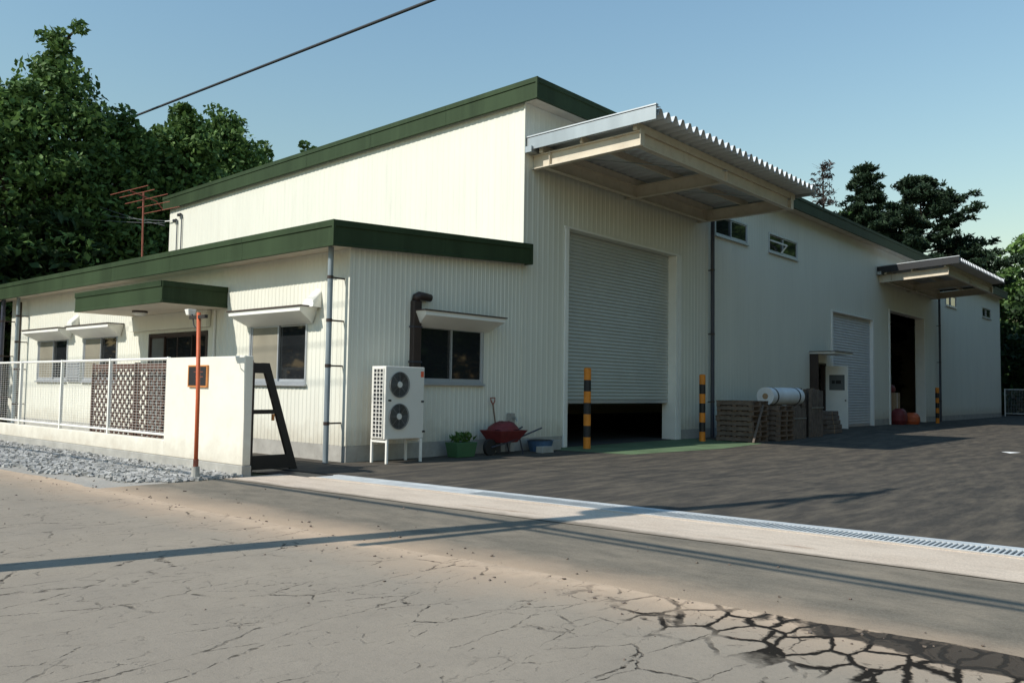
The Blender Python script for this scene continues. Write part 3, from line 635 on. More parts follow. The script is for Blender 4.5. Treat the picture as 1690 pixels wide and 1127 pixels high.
gate = thing('sliding_gate', (-2.35, 2.5, 0), 'brown lattice sliding gate parked behind the mesh fence', 'gate')
GX = -2.34
def lattice(y0, y1, z0, z1):
    b = MB(); cw, ch = 0.098, 0.085; n = int((y1-y0)/cw); m = int((z1-z0)/ch); t = 0.017
    cwd = (y1-y0)/n; chh = (z1-z0)/m
    for i in range(n):
        yc = y0+(i+0.5)*cwd
        for j in range(m):
            s = 1 if (i+j) % 2 else -1
            b.bar((GX, yc-s*cwd*0.40, z0+j*chh), (GX, yc+s*cwd*0.40, z0+(j+1)*chh), 0.036, 0.02, up=(1, 0, 0))
    return b
for (y0, y1) in ((-0.55, 1.4), (1.46, 3.40), (3.46, 5.40)):
    f = MB(); f.box(GX-0.025, GX+0.025, y0, y0+0.05, 0.08, 1.80); f.box(GX-0.025, GX+0.025, y1-0.05, y1, 0.08, 1.80)
    for z in (0.08, 0.36, 1.68): f.box(GX-0.022, GX+0.022, y0+0.05, y1-0.05, z, z+(0.10 if z > 1 else 0.05))
    fr = f.build('gate_frame', M['gate'], gate, loc=(GX, y0, 0.08))
    lattice(y0+0.05, y1-0.05, 0.41, 1.68).build('lattice', M['gate'], fr, loc=(GX, y0, 0.4))
    for y in (y0+0.12, y1-0.12):
        MB().tube([(GX-0.015, y, 0.045), (GX+0.015, y, 0.045)], 0.045, 14).build('roller', M['rubber'], fr, loc=(GX, y, 0.04))
GY = -0.34
g = MB()
g.box(-2.30, -2.17, GY-0.03, GY+0.03, 0.0, 1.77)                                     # upright
g.hexa([(-1.44, GY-0.03, 0.0), (-1.30, GY-0.03, 0.0), (-1.30, GY+0.03, 0.0), (-1.44, GY+0.03, 0.0), (-2.04, GY-0.03, 1.77), (-1.90, GY-0.03, 1.77), (-1.90, GY+0.03, 1.77), (-2.04, GY+0.03, 1.77)])
ef = g.build('end_frame', M['gateframe'], gate, loc=(-2.2, GY, 0), bevel=0.005)
MB().box(-2.168, -1.95, GY-0.027, GY+0.027, 1.60, 1.765).build('top_bar', M['gateframe'], ef, loc=(-2.1, GY, 1.6))
MB().box(-2.168, -1.72, GY-0.025, GY+0.025, 0.93, 1.00).build('cross_bar', M['gateframe'], ef, loc=(-2.1, GY, 0.93))
MB().box(-2.168, -1.40, GY-0.028, GY+0.028, 0.02, 0.25).build('bottom_box', M['gateframe'], ef, loc=(-2.1, GY, 0.0))
MB().box(-1.84, -1.80, GY-0.06, GY-0.026, 0.82, 0.928).build('latch', M['brass'], ef, loc=(-1.82, GY, 0.85))
MB().box(-2.42, -2.305, GY-0.05, GY+0.05, 0.10, 1.72).build('guide_channel', M['gateframe'], gate, loc=(-2.36, GY, 0.1))
# name plate on the pier
np_ = thing('name_plate', (FX-0.01, 0.38, 1.38), 'black name plate with brass rim on the white gate pier', 'name plate')
MB().box(FX-0.030, FX-0.001, 0.10, 0.66, 1.38, 1.69).build('plate', M['black'], np_, loc=(FX, 0.38, 1.38), bevel=0.003)
rm = MB(); rm.box(FX-0.034, FX-0.002, 0.075, 0.099, 1.355, 1.715); rm.box(FX-0.034, FX-0.002, 0.661, 0.685, 1.355, 1.715); rm.box(FX-0.034, FX-0.002, 0.099, 0.661, 1.355, 1.379); rm.box(FX-0.034, FX-0.002, 0.099, 0.661, 1.691, 1.715)
rm.build('rim', M['brass'], np_, loc=(FX, 0.38, 1.36))
b = MB()
for z, ln in ((1.60, 0.30), (1.52, 0.24)): b.box(FX-0.0325, FX-0.031, 0.20, 0.20+ln, z, z+0.010)
b.build('worn_engraving', M['rust'], np_, loc=(FX, 0.38, 1.5))
# orange lamp pole
lp = thing('lamp_pole', (-3.42, -0.86, 0), 'thin orange pole with small white floodlight, in front of the gate pier', 'lamp pole')
MB().tube([(-3.42, -0.86, 0.195), (-3.42, -0.85, 1.2), (-3.425, -0.80, 2.47)], 0.030, 12).build('pole', M['orange'], lp, loc=(-3.42, -0.86, 0.2), smooth=True)
MB().tube([(-3.42, -0.86, -0.02), (-3.42, -0.86, 0.19)], [0.065, 0.055], 12).build('concrete_foot', M['concrete'], lp, loc=(-3.42, -0.86, 0))
MB().tube([(-3.42, -0.86, 0.19), (-3.42, -0.86, 0.30)], 0.038, 12).build('collar', M['rust'], lp, loc=(-3.42, -0.86, 0.2))
MB().box(-3.45, -3.40, -1.02, -0.56, 2.38, 2.43).build('bracket', M['gateframe'], lp, loc=(-3.42, -0.8, 2.4))
fl = MB().hexa([(-3.48, -0.60, 2.44), (-3.38, -0.60, 2.44), (-3.38, -0.52, 2.44), (-3.48, -0.52, 2.44), (-3.50, -0.62, 2.53), (-3.36, -0.62, 2.53), (-3.36, -0.50, 2.53), (-3.50, -0.50, 2.53)]).build('floodlight', M['white'], lp, loc=(-3.42, -0.6, 2.44), bevel=0.01)
MB().tube([(-3.42, -0.60, 2.45), (-3.43, -0.68, 2.28), (-3.42, -0.82, 2.2)], 0.009, 6).build('cable', M['wire'], lp, loc=(-3.42, -0.6, 2.4))

# ------------------------------------------------------------------ drain with grating
dr = thing('drain_channel', (-1.7, -1.7, 0), 'long steel grated drain across the yard entrance', 'drain')
def at(t_y, s):                                   # s = 0 outer edge, 1 inner edge
    xo = along(DO0, DO1, t_y); xi = along(DI0, DI1, t_y); return xo+(xi-xo)*s
def strip(y0, y1, s0, s1, z0, z1):
    return MB().hexa([(at(y0, s0), y0, z0), (at(y0, s1), y0, z0), (at(y1, s1), y1, z0), (at(y1, s0), y1, z0), (at(y0, s0), y0, z1), (at(y0, s1), y0, z1), (at(y1, s1), y1, z1), (at(y1, s0), y1, z1)])
strip(-1.7, YE, 0.0, 0.16, -0.10, 0.007).build('outer_kerb', M['slab'], dr, loc=(-2, -1.7, 0))
strip(-1.7, YE, 0.84, 1.04, -0.10, 0.007).build('inner_kerb', M['gratesteel'], dr, loc=(-1.5, -1.7, 0))
y = -1.75; k = 0; barmesh = None
while y > -20:
    y1 = y-0.992
    fr = strip(y, y1, 0.17, 0.215, -0.03, 0.009)
    q = strip(y, y1, 0.785, 0.83, -0.03, 0.009); n0 = len(fr.v); fr.v += q.v; fr.f += [tuple(i+n0 for i in f) for f in q.f]
    if k < 3:                                     # the first covers are solid plates
        q = strip(y, y1, 0.217, 0.783, -0.02, 0.006); n0 = len(fr.v); fr.v += q.v; fr.f += [tuple(i+n0 for i in f) for f in q.f]
        fr.build('cover_plate', M['gratesteel'], dr, loc=(at(y, 0.5), y, 0))
    else:
        pnl = fr.build('grating', M['gratesteel'], dr, loc=(at(y, 0.5), y, 0))
        rest = MB()
        for j in range(21):
            yy = y-0.024-j*0.0472; w = at(yy, 0.784)-at(yy, 0.216)
            if barmesh is None: barmesh = MB().box(-w/2, w/2, -0.0095, 0.0095, -0.028, 0.0085).mesh('grating_bar', M['gratesteel'])
            if y > -14.5: link(bpy.data.objects.new('grating_bar', barmesh), pnl, (at(yy, 0.5), yy, 0))
            else: rest.box(at(yy, 0.5)-w/2, at(yy, 0.5)+w/2, yy-0.0095, yy+0.0095, -0.028, 0.0085)
        if y <= -14.5: tag(rest.build('grating_bars', M['gratesteel'], pnl, loc=(at(y, 0.5), y, 0)), kind='stuff')
    y -= 1.0; k += 1

# ------------------------------------------------------------------ air conditioner outdoor unit
ac = thing('air_conditioner', (0.8, -0.5, 0), 'cream two-fan air conditioner unit on a low stand by the office wall', 'air conditioner')
AX0, AX1, AY0, AY1, AZ0, AZ1 = 0.33, 1.30, -0.70, -0.30, 0.44, 1.79
body = MB().box(AX0, AX1, AY0, AY1, AZ0, AZ1).build('casing', M['ac'], ac, loc=(0.8, -0.5, AZ0), bevel=0.015)
for zc in (1.45, 0.86):
    b = MB(); xc = 0.66; R = 0.235
    ring = [(xc+R*math.cos(t), AY0-0.004, zc+R*math.sin(t)) for t in np.linspace(0, 2*math.pi, 29)[:-1]]
    disc = MB().tube([(xc, AY0-0.001, zc), (xc, AY0-0.006, zc)], R*0.98, 28).build('fan_opening', M['acdark'], ac, loc=(xc, AY0, zc))
    g = MB()
    for rr in np.linspace(0.07, R, 8):
        pts = [(xc+rr*math.cos(t), AY0-0.022, zc+rr*math.sin(t)) for t in np.linspace(0, 2*math.pi, 33)]
        g.tube(pts, 0.0035 if rr < R-0.01 else 0.008, 5, caps=False)
    for t in np.linspace(0, 2*math.pi, 9)[:-1]: g.bar((xc+0.06*math.cos(t), AY0-0.02, zc+0.06*math.sin(t)), (xc+R*math.cos(t), AY0-0.012, zc+R*math.sin(t)), 0.006)
    g.build('fan_grille', M['acgrille'], disc, loc=(xc, AY0, zc))
    MB().tube([(xc, AY0-0.007, zc), (xc, AY0-0.03, zc)], [0.062, 0.055], 18).build('hub', M['ac'], disc, loc=(xc, AY0, zc))
    f = MB()
    for k in range(4):
        t = k*math.pi/2+0.4; c, s = math.cos(t), math.sin(t); c2, s2 = math.cos(t+0.75), math.sin(t+0.75)
        f.quad((xc+0.05*c, AY0-0.008, zc+0.05*s), (xc+R*0.9*c, AY0-0.008, zc+R*0.9*s), (xc+R*0.9*c2, AY0-0.014, zc+R*0.9*s2), (xc+0.05*c2, AY0-0.014, zc+0.05*s2))
    f.build('fan_blades', M['gateframe'], disc, loc=(xc, AY0, zc), recalc=False)
cg = MB().box(AX0-0.003, AX0-0.0005, -0.645, -0.375, AZ0+0.04, AZ1-0.05).build('coil', M['acdark'], ac, loc=(AX0, -0.5, AZ0))
g = MB()
for z in np.linspace(AZ0+0.04, AZ1-0.05, 18): g.box(AX0-0.016, AX0-0.004, -0.645, -0.375, z-0.008, z+0.008)
for yy in np.linspace(-0.645, -0.375, 4): g.box(AX0-0.018, AX0-0.0035, yy-0.009, yy+0.009, AZ0+0.03, AZ1-0.04)
g.build('coil_guard', M['ac'], cg, loc=(AX0, -0.5, AZ0))
MB().box(1.20, 1.275, AY0-0.003, AY0-0.0005, 1.60, 1.71).build('sticker', M['sticker'], ac, loc=(1.2, AY0, 1.6))
for x, z in ((0.40, 1.14), (1.22, 1.12), (1.26, 0.55)): MB().box(x, x+0.07, AY0-0.006, AY0-0.0005, z, z+0.035).build('handle', M['acdark'], ac, loc=(x, AY0, z))
for x in (0.36, 1.20):
    b = MB(); b.box(x, x+0.04, -0.73, -0.27, 0.385, 0.437); b.box(x, x+0.04, -0.73, -0.69, 0.0, 0.384); b.box(x, x+0.04, -0.31, -0.27, 0.0, 0.384); b.build('stand', M['white'], ac, loc=(x, -0.5, 0))
MB().tube([(1.305, -0.42, 0.6), (1.45, -0.40, 0.55), (1.56, -0.16, 0.56), (1.60, -0.10, 0.6)], 0.03, 8).build('refrigerant_pipe', M['brown'], ac, loc=(1.3, -0.4, 0.6), smooth=True)

# ------------------------------------------------------------------ bollards
def bollard(x, y, h, label):
    t = thing('bollard', (x, y, 0), label, 'bollard', 'striped bollards beside the loading doors')
    n = 8; s = h/n; r = 0.085
    for k in range(n):
        z0 = k*s-(0.03 if k == 0 else 0); z1 = (k+1)*s
        pts = [(x, y, z0), (x, y, z1)]; rr = [r, r]
        if k == n-1: pts += [(x, y, z1+0.02)]; rr = [r, r, r*0.75]
        MB().tube(pts, rr, 18).build('yellow_band' if k % 2 else 'black_band', M['yellow' if k % 2 else 'black'], t, loc=(x, y, z0))
def bol(x, y, h, label, flip):
    t = thing('bollard', (x, y, 0), label, 'bollard', 'striped bollards beside the loading doors'); n = 7; s = h/n; r = 0.088
    for k in range(n):
        yel = (k % 2 == 0); z0 = k*s-(0.03 if k == 0 else 0); z1 = (k+1)*s; pts = [(x, y, z0), (x, y, z1)]; rr = [r, r]
        if k == n-1: pts.append((x, y, z1+0.02)); rr.append(r*0.75)
        MB().tube(pts, rr, 18).build('yellow_band' if yel else 'black_band', M['yellow' if yel else 'black'], t, loc=(x, y, z0))
bol(6.74, -0.62, 1.92, 'black and yellow striped bollard at the left of the half-open shutter', 0)
bol(11.95, -0.90, 1.88, 'black and yellow striped bollard between big shutter and dark downspout', 0)
bol(36.7, -0.85, 1.78, 'far striped bollard at the right of the dark open doorway', 0)

# ------------------------------------------------------------------ clutter along the wall
pl = thing('planter', (2.62, -0.42, 0), 'small green plastic planter with leafy plants beneath the office window', 'planter')
b = MB(); b.hexa([(2.36, -0.58, 0), (2.86, -0.58, 0), (2.86, -0.30, 0), (2.36, -0.30, 0), (2.31, -0.62, 0.30), (2.91, -0.62, 0.30), (2.91, -0.26, 0.30), (2.31, -0.26, 0.30)]); b.build('trough', M['greenplastic'], pl, loc=(2.6, -0.42, 0), bevel=0.01)
b = MB()
for k in range(90):
    x = 2.36+0.5*random.random(); y = -0.56+0.26*random.random(); h = 0.32+0.16*random.random(); a = random.random()*6.28; dx, dy = 0.05*math.cos(a), 0.05*math.sin(a)
    b.quad((x-dy*0.4, y+dx*0.4, h-0.06), (x+dx, y+dy, h-0.02), (x+dx*1.8, y+dy*1.8, h+0.05), (x+dy*0.4, y-dx*0.4, h))
tag(b.build('leaves', M['leafbright'], pl, loc=(2.6, -0.42, 0.3), recalc=False), kind='stuff')

wb = thing('wheelbarrow', (3.75, -0.55, 0), 'red wheelbarrow heaped under a dark red cover beside the shovel', 'wheelbarrow')
b = MB(); b.hexa([(3.50, -0.72, 0.26), (4.05, -0.72, 0.26), (4.05, -0.36, 0.26), (3.50, -0.36, 0.26), (3.36, -0.86, 0.52), (4.25, -0.86, 0.52), (4.25, -0.22, 0.52), (3.36, -0.22, 0.52)]); b.build('tray', M['red'], wb, loc=(3.8, -0.5, 0.3), bevel=0.015)
b = MB(); n = 14; rings = []
for i, (rz, rr) in enumerate(((0.52, 1.0), (0.60, 0.86), (0.67, 0.60), (0.70, 0.25))):
    rings.append([(3.80+0.42*rr*math.cos(t)*(1+0.10*math.sin(3*t+i)), -0.54+0.30*rr*math.sin(t)*(1+0.12*math.cos(2*t+i)), rz+0.02*math.sin(4*t+i)) for t in np.linspace(0, 2*math.pi, n+1)[:-1]])
for r0, r1 in zip(rings[:-1], rings[1:]): b.loft(r0, r1, caps=False)
b.quad(*rings[-1]); b.build('cover', M['red'], wb, loc=(3.8, -0.54, 0.52), smooth=True)
MB().tube([(3.36, -0.58, 0.17), (3.36, -0.50, 0.17)], 0.17, 20).build('wheel', M['rubber'], wb, loc=(3.36, -0.54, 0.17))
for s in (-1, 1):
    MB().tube([(3.36, -0.54+0.06*s, 0.17), (3.75, -0.54+0.18*s, 0.27), (4.75, -0.54+0.28*s, 0.55)], 0.018, 8).build('handle', M['darkpipe'], wb, loc=(3.4, -0.54, 0.2))
    MB().tube([(4.10, -0.54+0.2*s, 0.34), (4.22, -0.54+0.2*s, 0.0)], 0.016, 8).build('leg', M['darkpipe'], wb, loc=(4.15, -0.54, 0))
sh = thing('shovel', (3.95, -0.20, 0), 'shovel with wooden D handle leaning on the office wall', 'shovel')
MB().tube([(3.93, -0.24, 0.30), (3.93, -0.10, 1.05)], 0.017, 8).build('shaft', M['wood'], sh, loc=(3.93, -0.2, 0.3))
b = MB(); b.tube([(3.93, -0.10, 1.05), (3.87, -0.095, 1.13), (3.86, -0.09, 1.20), (4.00, -0.09, 1.20), (3.99, -0.095, 1.13), (3.93, -0.10, 1.05)], 0.014, 6); b.build('grip', M['rust'], sh, loc=(3.93, -0.1, 1.1))
b = MB(); b.hexa([(3.87, -0.30, 0.0), (3.99, -0.30, 0.0), (3.99, -0.285, 0.0), (3.87, -0.285, 0.0), (3.83, -0.25, 0.32), (4.03, -0.25, 0.32), (4.03, -0.235, 0.32), (3.83, -0.235, 0.32)]); b.build('blade', M['darkpipe'], sh, loc=(3.93, -0.27, 0))
tb = thing('standpipe', (4.55, -0.10, 0), 'grey tap standpipe by the wall to the right of the shovel', 'standpipe')
MB().box(4.47, 4.61, -0.16, -0.03, 0, 0.86).build('column', M['concrete'], tb, loc=(4.54, -0.1, 0), bevel=0.008)
MB().tube([(4.54, -0.16, 0.74), (4.54, -0.26, 0.74), (4.54, -0.27, 0.68)], 0.016, 8).build('tap', M['galv'], tb, loc=(4.54, -0.16, 0.7))
MB().box(4.49, 4.59, -0.215, -0.19, 0.765, 0.785).build('tap_handle', M['galv'], tb, loc=(4.54, -0.2, 0.77))
bu = thing('tub', (5.2, -0.42, 0), 'blue plastic tub on the ground near the corner of the tall hall', 'tub')
b = MB(); b.tube([(5.2, -0.42, 0), (5.2, -0.42, 0.24), (5.2, -0.42, 0.25)], [0.24, 0.30, 0.32], 20); b.build('shell', M['blue'], bu, loc=(5.2, -0.42, 0)); MB().tube([(5.2, -0.42, 0.251), (5.2, -0.42, 0.256)], 0.27, 20).build('contents', M['rubber'], bu, loc=(5.2, -0.42, 0.25))
for i, (x, y, h, lab) in enumerate(((5.75, -0.35, 0.22, 'low grey block on the ground nearest the big shutter'), (4.9, -0.80, 0.14, 'short grey block lying in front of the blue tub'))):
    t = MB(); t.hexa([(x-0.2, y-0.1, 0), (x+0.2, y-0.1, 0), (x+0.2, y+0.1, 0), (x-0.2, y+0.1, 0), (x-0.19, y-0.1, h), (x+0.19, y-0.09, h), (x+0.2, y+0.1, h*0.97), (x-0.2, y+0.09, h)])
    tag(t.build('concrete_block', M['concrete'], None, loc=(x, y, 0), bevel=0.01), lab, 'block', 'blocks by the wall')

# pallets, bundles and the white roll by the hall wall
def pallet_stack(x, y, n, rz, labels, lx=1.1, ly=1.1):
    z = 0.0
    for k in range(n):
        t = thing('wooden_pallet', (x, y, z), labels[k], 'pallet', 'wooden pallets stacked by the hall wall')
        hh = 0.145; jx = random.uniform(-0.03, 0.03); jy = random.uniform(-0.03, 0.03)
        for i in range(7):
            yy = -ly/2+0.05+i*(ly-0.10)/6
            MB().box(x-lx/2+jx, x+lx/2+jx, y+yy-0.055+jy, y+yy+0.055+jy, z+hh-0.02, z+hh).build('deck_board', M['wood'], t, loc=(x, y+yy, z+hh-0.02))
        for i in range(3):
            xx = -lx/2+0.06+i*(lx-0.12)/2
            MB().box(x+xx-0.045+jx, x+xx+0.045+jx, y-ly/2+jy, y+ly/2+jy, z+0.021, z+hh-0.021).build('bearer', M['woodgrey'], t, loc=(x+xx, y, z))
        for i in range(3):
            yy = -ly/2+0.06+i*(ly-0.12)/2
            MB().box(x-lx/2+jx, x+lx/2+jx, y+yy-0.05+jy, y+yy+0.05+jy, z, z+0.020).build('base_board', M['wood'], t, loc=(x, y+yy, z))
        z += hh+0.001
    return z
ords = ['bottom', 'second', 'third', 'fourth', 'fifth', 'sixth', 'seventh', 'top']
pallet_stack(13.15, -1.55, 8, 0, ['wooden pallet, %s of the stack nearest the dark downspout' % (o_ + ('' if o_ in ('bottom', 'top') else ' from the ground')) for o_ in ords])
pallet_stack(14.55, -1.75, 7, 0, ['wooden pallet, %s of the stack under the white roll' % (o_ + ('' if o_ in ('bottom', 'top') else ' from the ground')) for o_ in ords[:6]+['top']])
rl = thing('sheet_roll', (15.0, -1.75, 1.03), 'thick white sheet roll with two dark straps lying on the pallets', 'roll')
r0 = 0.27; rx0, rx1 = 14.15, 16.5
b = MB(); b.tube([(rx0, -1.80, 1.03+r0), (rx1, -1.80, 1.03+r0)], r0, 28); b.build('roll', M['sheet'], rl, loc=(rx0, -1.8, 1.3), smooth=False)
for x in (14.45, 16.1): MB().tube([(x, -1.80, 1.03+r0), (x+0.09, -1.80, 1.03+r0)], r0+0.006, 28).build('strap', M['black'], rl, loc=(x, -1.8, 1.3))
MB().tube([(rx0-0.004, -1.80, 1.03+r0), (rx0-0.0005, -1.80, 1.03+r0)], 0.09, 18).build('core', M['card'], rl, loc=(rx0, -1.8, 1.3))
def bundle(x, y, n, h, label):
    t = thing('timber_bundle', (x, y, 0), label, 'timber bundle', 'bundles of upright timber')
    for k in range(n):
        hx = x-0.42+0.84*(k % 7)/6; hy = y-0.35+0.7*(k//7)/max(1, (n//7-1)); hh = h*random.uniform(0.9, 1.02)
        MB().box(hx-0.055, hx+0.055, hy-0.055, hy+0.055, 0, hh).build('post', M['woodgrey'], t, loc=(hx, hy, 0))
    MB().box(x-0.50, x+0.50, y-0.425, y-0.415, h*0.6, h*0.6+0.03).build('band', M['galv'], t, loc=(x, y-0.42, h*0.6))
bundle(15.75, -1.8, 28, 1.02, 'bundle of upright timber under the right end of the white roll')
bundle(17.45, -1.7, 28, 1.55, 'taller bundle of upright grey timber right of the white roll')
st = thing('plank', (12.3, -2.1, 0), 'pale plank leaning diagonally against the front pallet stack', 'plank')
MB().bar((12.25, -2.30, 0.02), (13.3, -2.12, 1.05), 0.06, 0.02).build('board', M['woodgrey'], st, loc=(12.3, -2.1, 0))
for k, (z, w) in enumerate(((0.0, 1.0), (0.16, 0.95), (0.32, 0.9), (0.48, 0.86), (0.64, 0.8))):
    x0 = 19.6+random.uniform(-0.1, 0.1)
    t = thing('paper_bale', (x0, -1.2, z), 'flat dark bale, %s of the pile before the open small door' % ['bottom', 'second from the ground', 'middle', 'second from the top', 'top'][k], 'bale', 'flat bales piled before the small door')
    MB().box(x0, x0+w*1.5, -1.6, -0.75, z, z+0.15).build('sheets', M['woodgrey'], t, loc=(x0, -1.2, z), bevel=0.02)
    MB().box(x0+w*0.7, x0+w*0.7+0.03, -1.604, -0.746, z, z+0.153).build('string', M['card'], t, loc=(x0+0.7, -1.2, z))

# goods in the dark doorway
def sack(name, x, y, z, sx, sy, sz, mat, label, cat, group=None):
    b = MB(); n = 12; rr = ((0.0, 0.82), (0.25, 1.0), (0.6, 0.98), (0.85, 0.8), (1.0, 0.45)); rings = []
    for i, (f, q) in enumerate(rr): rings.append([(x+sx/2*q*math.copysign(abs(math.cos(t))**0.6, math.cos(t)), y+sy/2*q*math.copysign(abs(math.sin(t))**0.6, math.sin(t)), z+sz*f+0.01*math.sin(3*t+i)*f) for t in np.linspace(0.13, 2*math.pi+0.13, n+1)[:-1]])
    for r0_, r1_ in zip(rings[:-1], rings[1:]): b.loft(r0_, r1_, caps=False)
    b.quad(*rings[-1]); b.quad(*reversed(rings[0]))
    return tag(b.build(name, mat, None, loc=(x, y, z), smooth=True), label, cat, group)
def carton(x, y, z, sx, sy, sz, mat, label):
    t = thing('carton', (x, y, z), label, 'carton', 'cartons in the dark doorway')
    MB().box(x-sx/2, x+sx/2, y-sy/2, y+sy/2, z, z+sz).build('box', mat, t, loc=(x, y, z), bevel=0.01)
    MB().box(x-0.03, x+0.03, y-sy/2-0.002, y+sy/2+0.002, z+0.01, z+sz+0.002).build('tape', M['sheet'], t, loc=(x, y, z))
sack('sack', 32.6, -0.2, 0.0, 0.8, 0.7, 0.75, M['red'], 'red sack on the ground at the left of the dark doorway', 'sack', 'sacks in the dark doorway')
sack('sack', 33.6, -0.5, 0.0, 0.7, 0.7, 0.55, M['orange'], 'low orange sack in front of the cartons in the dark doorway', 'sack', 'sacks in the dark doorway')
carton(32.6, 0.65, 0.0, 0.8, 0.8, 0.8, M['card'], 'brown carton under the pale carton in the dark doorway')
carton(32.6, 0.65, 0.801, 0.7, 0.7, 0.75, M['sheet'], 'pale carton stacked on a brown one in the dark doorway')
carton(33.7, 0.6, 0.0, 0.9, 0.8, 1.5, M['card'], 'tall brown carton at the middle of the dark doorway')
sack('sack', 33.7, 0.6, 1.503, 0.7, 0.6, 0.4, M['red'], 'red sack lying on top of the tall brown carton', 'sack', 'sacks in the dark doorway')
sp = thing('paper_sheet', (14.26, -8.13, 0.003), 'small white scrap of paper lying on the yard asphalt', 'paper')
MB().quad((14.0, -8.2, 0.004), (14.5, -8.35, 0.010), (14.62, -8.05, 0.006), (14.15, -7.98, 0.022)).build('sheet', M['paper'], sp, loc=(14.26, -8.13, 0.003), recalc=False)

# ------------------------------------------------------------------ antenna, poles, wires
an = thing('tv_antenna', (2.5, 13.8, 4.5), 'rusty red television antenna on a mast above the office roof', 'antenna')
MB().tube([(2.5, 13.75, 4.44), (2.5, 13.86, 7.5)], 0.028, 8).build('mast', M['rust'], an, loc=(2.5, 13.8, 4.5))
bo = MB().tube([(2.1, 13.9, 7.48), (2.9, 13.8, 7.28), (3.1, 13.75, 7.05)], 0.02, 6).build('boom', M['rust'], an, loc=(2.5, 13.8, 7.4))
for k, (x, z, L) in enumerate(((2.0, 7.46, 1.3), (2.25, 7.40, 1.2), (2.55, 7.28, 1.45), (2.8, 7.14, 1.1), (3.05, 7.0, 1.25))):
    MB().tube([(x, 13.8+L, z+0.05), (x, 13.8-L, z-0.03)], 0.012, 6).build('element', M['rust'], bo, loc=(x, 13.8, z))
def catenary(p, q, sag, n=24):
    p = Vector(p); q = Vector(q); return [p.lerp(q, k/n)-Vector((0, 0, 4*sag*(k/n)*(1-k/n))) for k in range(n+1)]
def wire(p, q, sag, r, mat, label, name='overhead_cable'):
    o = MB().tube(catenary(p, q, sag), r, 7).build(name, M[mat], None, loc=p, smooth=True); return tag(o, label, 'cable', 'overhead cables')
def utility_pole(x, y, h, label, arms=(), lean=(0, 0)):
    t = thing('utility_pole', (x, y, 0), label, 'utility pole', 'concrete utility poles')
    MB().tube([(x, y, -0.3), (x+lean[0]*h/2, y+lean[1]*h/2, h/2), (x+lean[0]*h, y+lean[1]*h, h)], [0.17, 0.145, 0.105], 14).build('pole', M['conpole'], t, loc=(x, y, 0), smooth=True)
    for z, L in arms:
        px, py = x+lean[0]*z, y+lean[1]*z
        a = MB().box(px-L/2, px+L/2, py-0.19, py-0.09, z-0.05, z+0.05).build('crossarm', M['galv'], t, loc=(px, py, z))
        for s in (-0.9, -0.45, 0.5, 0.9):
            MB().tube([(px+s*L/2, py-0.13, z+0.04), (px+s*L/2, py-0.13, z+0.12), (px+s*L/2, py-0.13, z+0.20)], [0.03, 0.055, 0.03], 8).build('insulator', M['white'], a, loc=(px, py, z))
    return t
PX, PY = -9.85, -4.75
up = utility_pole(PX, PY, 11.6, 'concrete utility pole on the verge opposite the gate', ((9.9, 1.9), (11.1, 2.3)), (0.0, -0.02))
b = MB(); b.tube([(PX+0.45, PY-0.1, 6.9), (PX+0.45, PY-0.1, 7.7)], 0.26, 16); b.build('transformer', M['galv'], up, loc=(PX+0.45, PY, 6.9))
MB().tube([(PX+0.05, PY-0.50, 4.4), (PX+0.05, PY-0.40, 6.2)], 0.07, 10).build('shadow_riser', M['wiregrey'], up, loc=(PX, PY, 4.4))  # unseen, added so the pole's shadow gets a second strand
MB().box(PX+0.1, PX+0.7, PY-0.42, PY-0.36, 6.2, 6.26).build('comms_bracket', M['galv'], up, loc=(PX, PY, 6.2))
wire((PX+0.1, PY-0.25, 6.1), (PX-0.1, 46.0, 6.4), 0.35, 0.045, 'wire', 'thick low telephone cable running along the verge away from the pole')
wire((PX+0.1, PY-0.25, 6.1), (PX-0.1, -48.0, 6.4), 0.35, 0.045, 'wire', 'thick low telephone cable running along the verge behind the viewer')
wire((PX+0.5, PY-0.3, 5.55), (PX+0.2, -48.0, 5.9), 0.25, 0.03, 'wire', 'second low cable under the telephone cable behind the viewer')
for dx in (-0.8, 0.0, 0.8):
    wire((PX+dx, PY-0.38, 11.40), (PX+dx, 46.0, 11.6), 0.5, 0.012, 'wire', 'thin high power wire along the verge, %s of three' % {-0.8: 'outer', 0.0: 'middle', 0.8: 'inner'}[dx])
utility_pole(PX, 46.2, 11.8, 'concrete utility pole farther along the verge', ((10.4, 1.8), (11.4, 1.8)))
utility_pole(PX, -48.2, 11.8, 'concrete utility pole along the verge behind the viewer', ((10.4, 1.8),))
# cable across the sky: through the two ends seen in the photograph, between two poles
def ray(u, v): return rot @ Vector((u-845.0, -(v-563.5), -1386.63))/1386.63
Fp = Vector(CAM_POS)+ray(228, 190)*36.5; Np = Vector(CAM_POS)+ray(715, 0)*22.5
N2 = Fp+(Np-Fp)*2.6; F2 = Fp+(Fp-Np)*0.55
wire(F2, N2, 0.0, 0.047, 'wire', 'thick grey cable slanting across the sky above the hall roof')
utility_pole(F2.x, F2.y, F2.z+0.4, 'concrete utility pole hidden among the trees behind the office')
utility_pole(N2.x, N2.y, N2.z+0.4, 'concrete utility pole at the far right of the yard')
for k, (z, u_, v_) in enumerate(((7.38, 90, 338), (7.30, 60, 349), (7.20, 120, 322))):
    q = Vector(CAM_POS)+ray(u_, v_)*34.0
    wire((4.90, 17.2, z), q, 0.12, 0.010, 'wiregrey', 'thin service wire from the hall corner into the trees, %s of three' % ('middle', 'lowest', 'uppermost')[k])

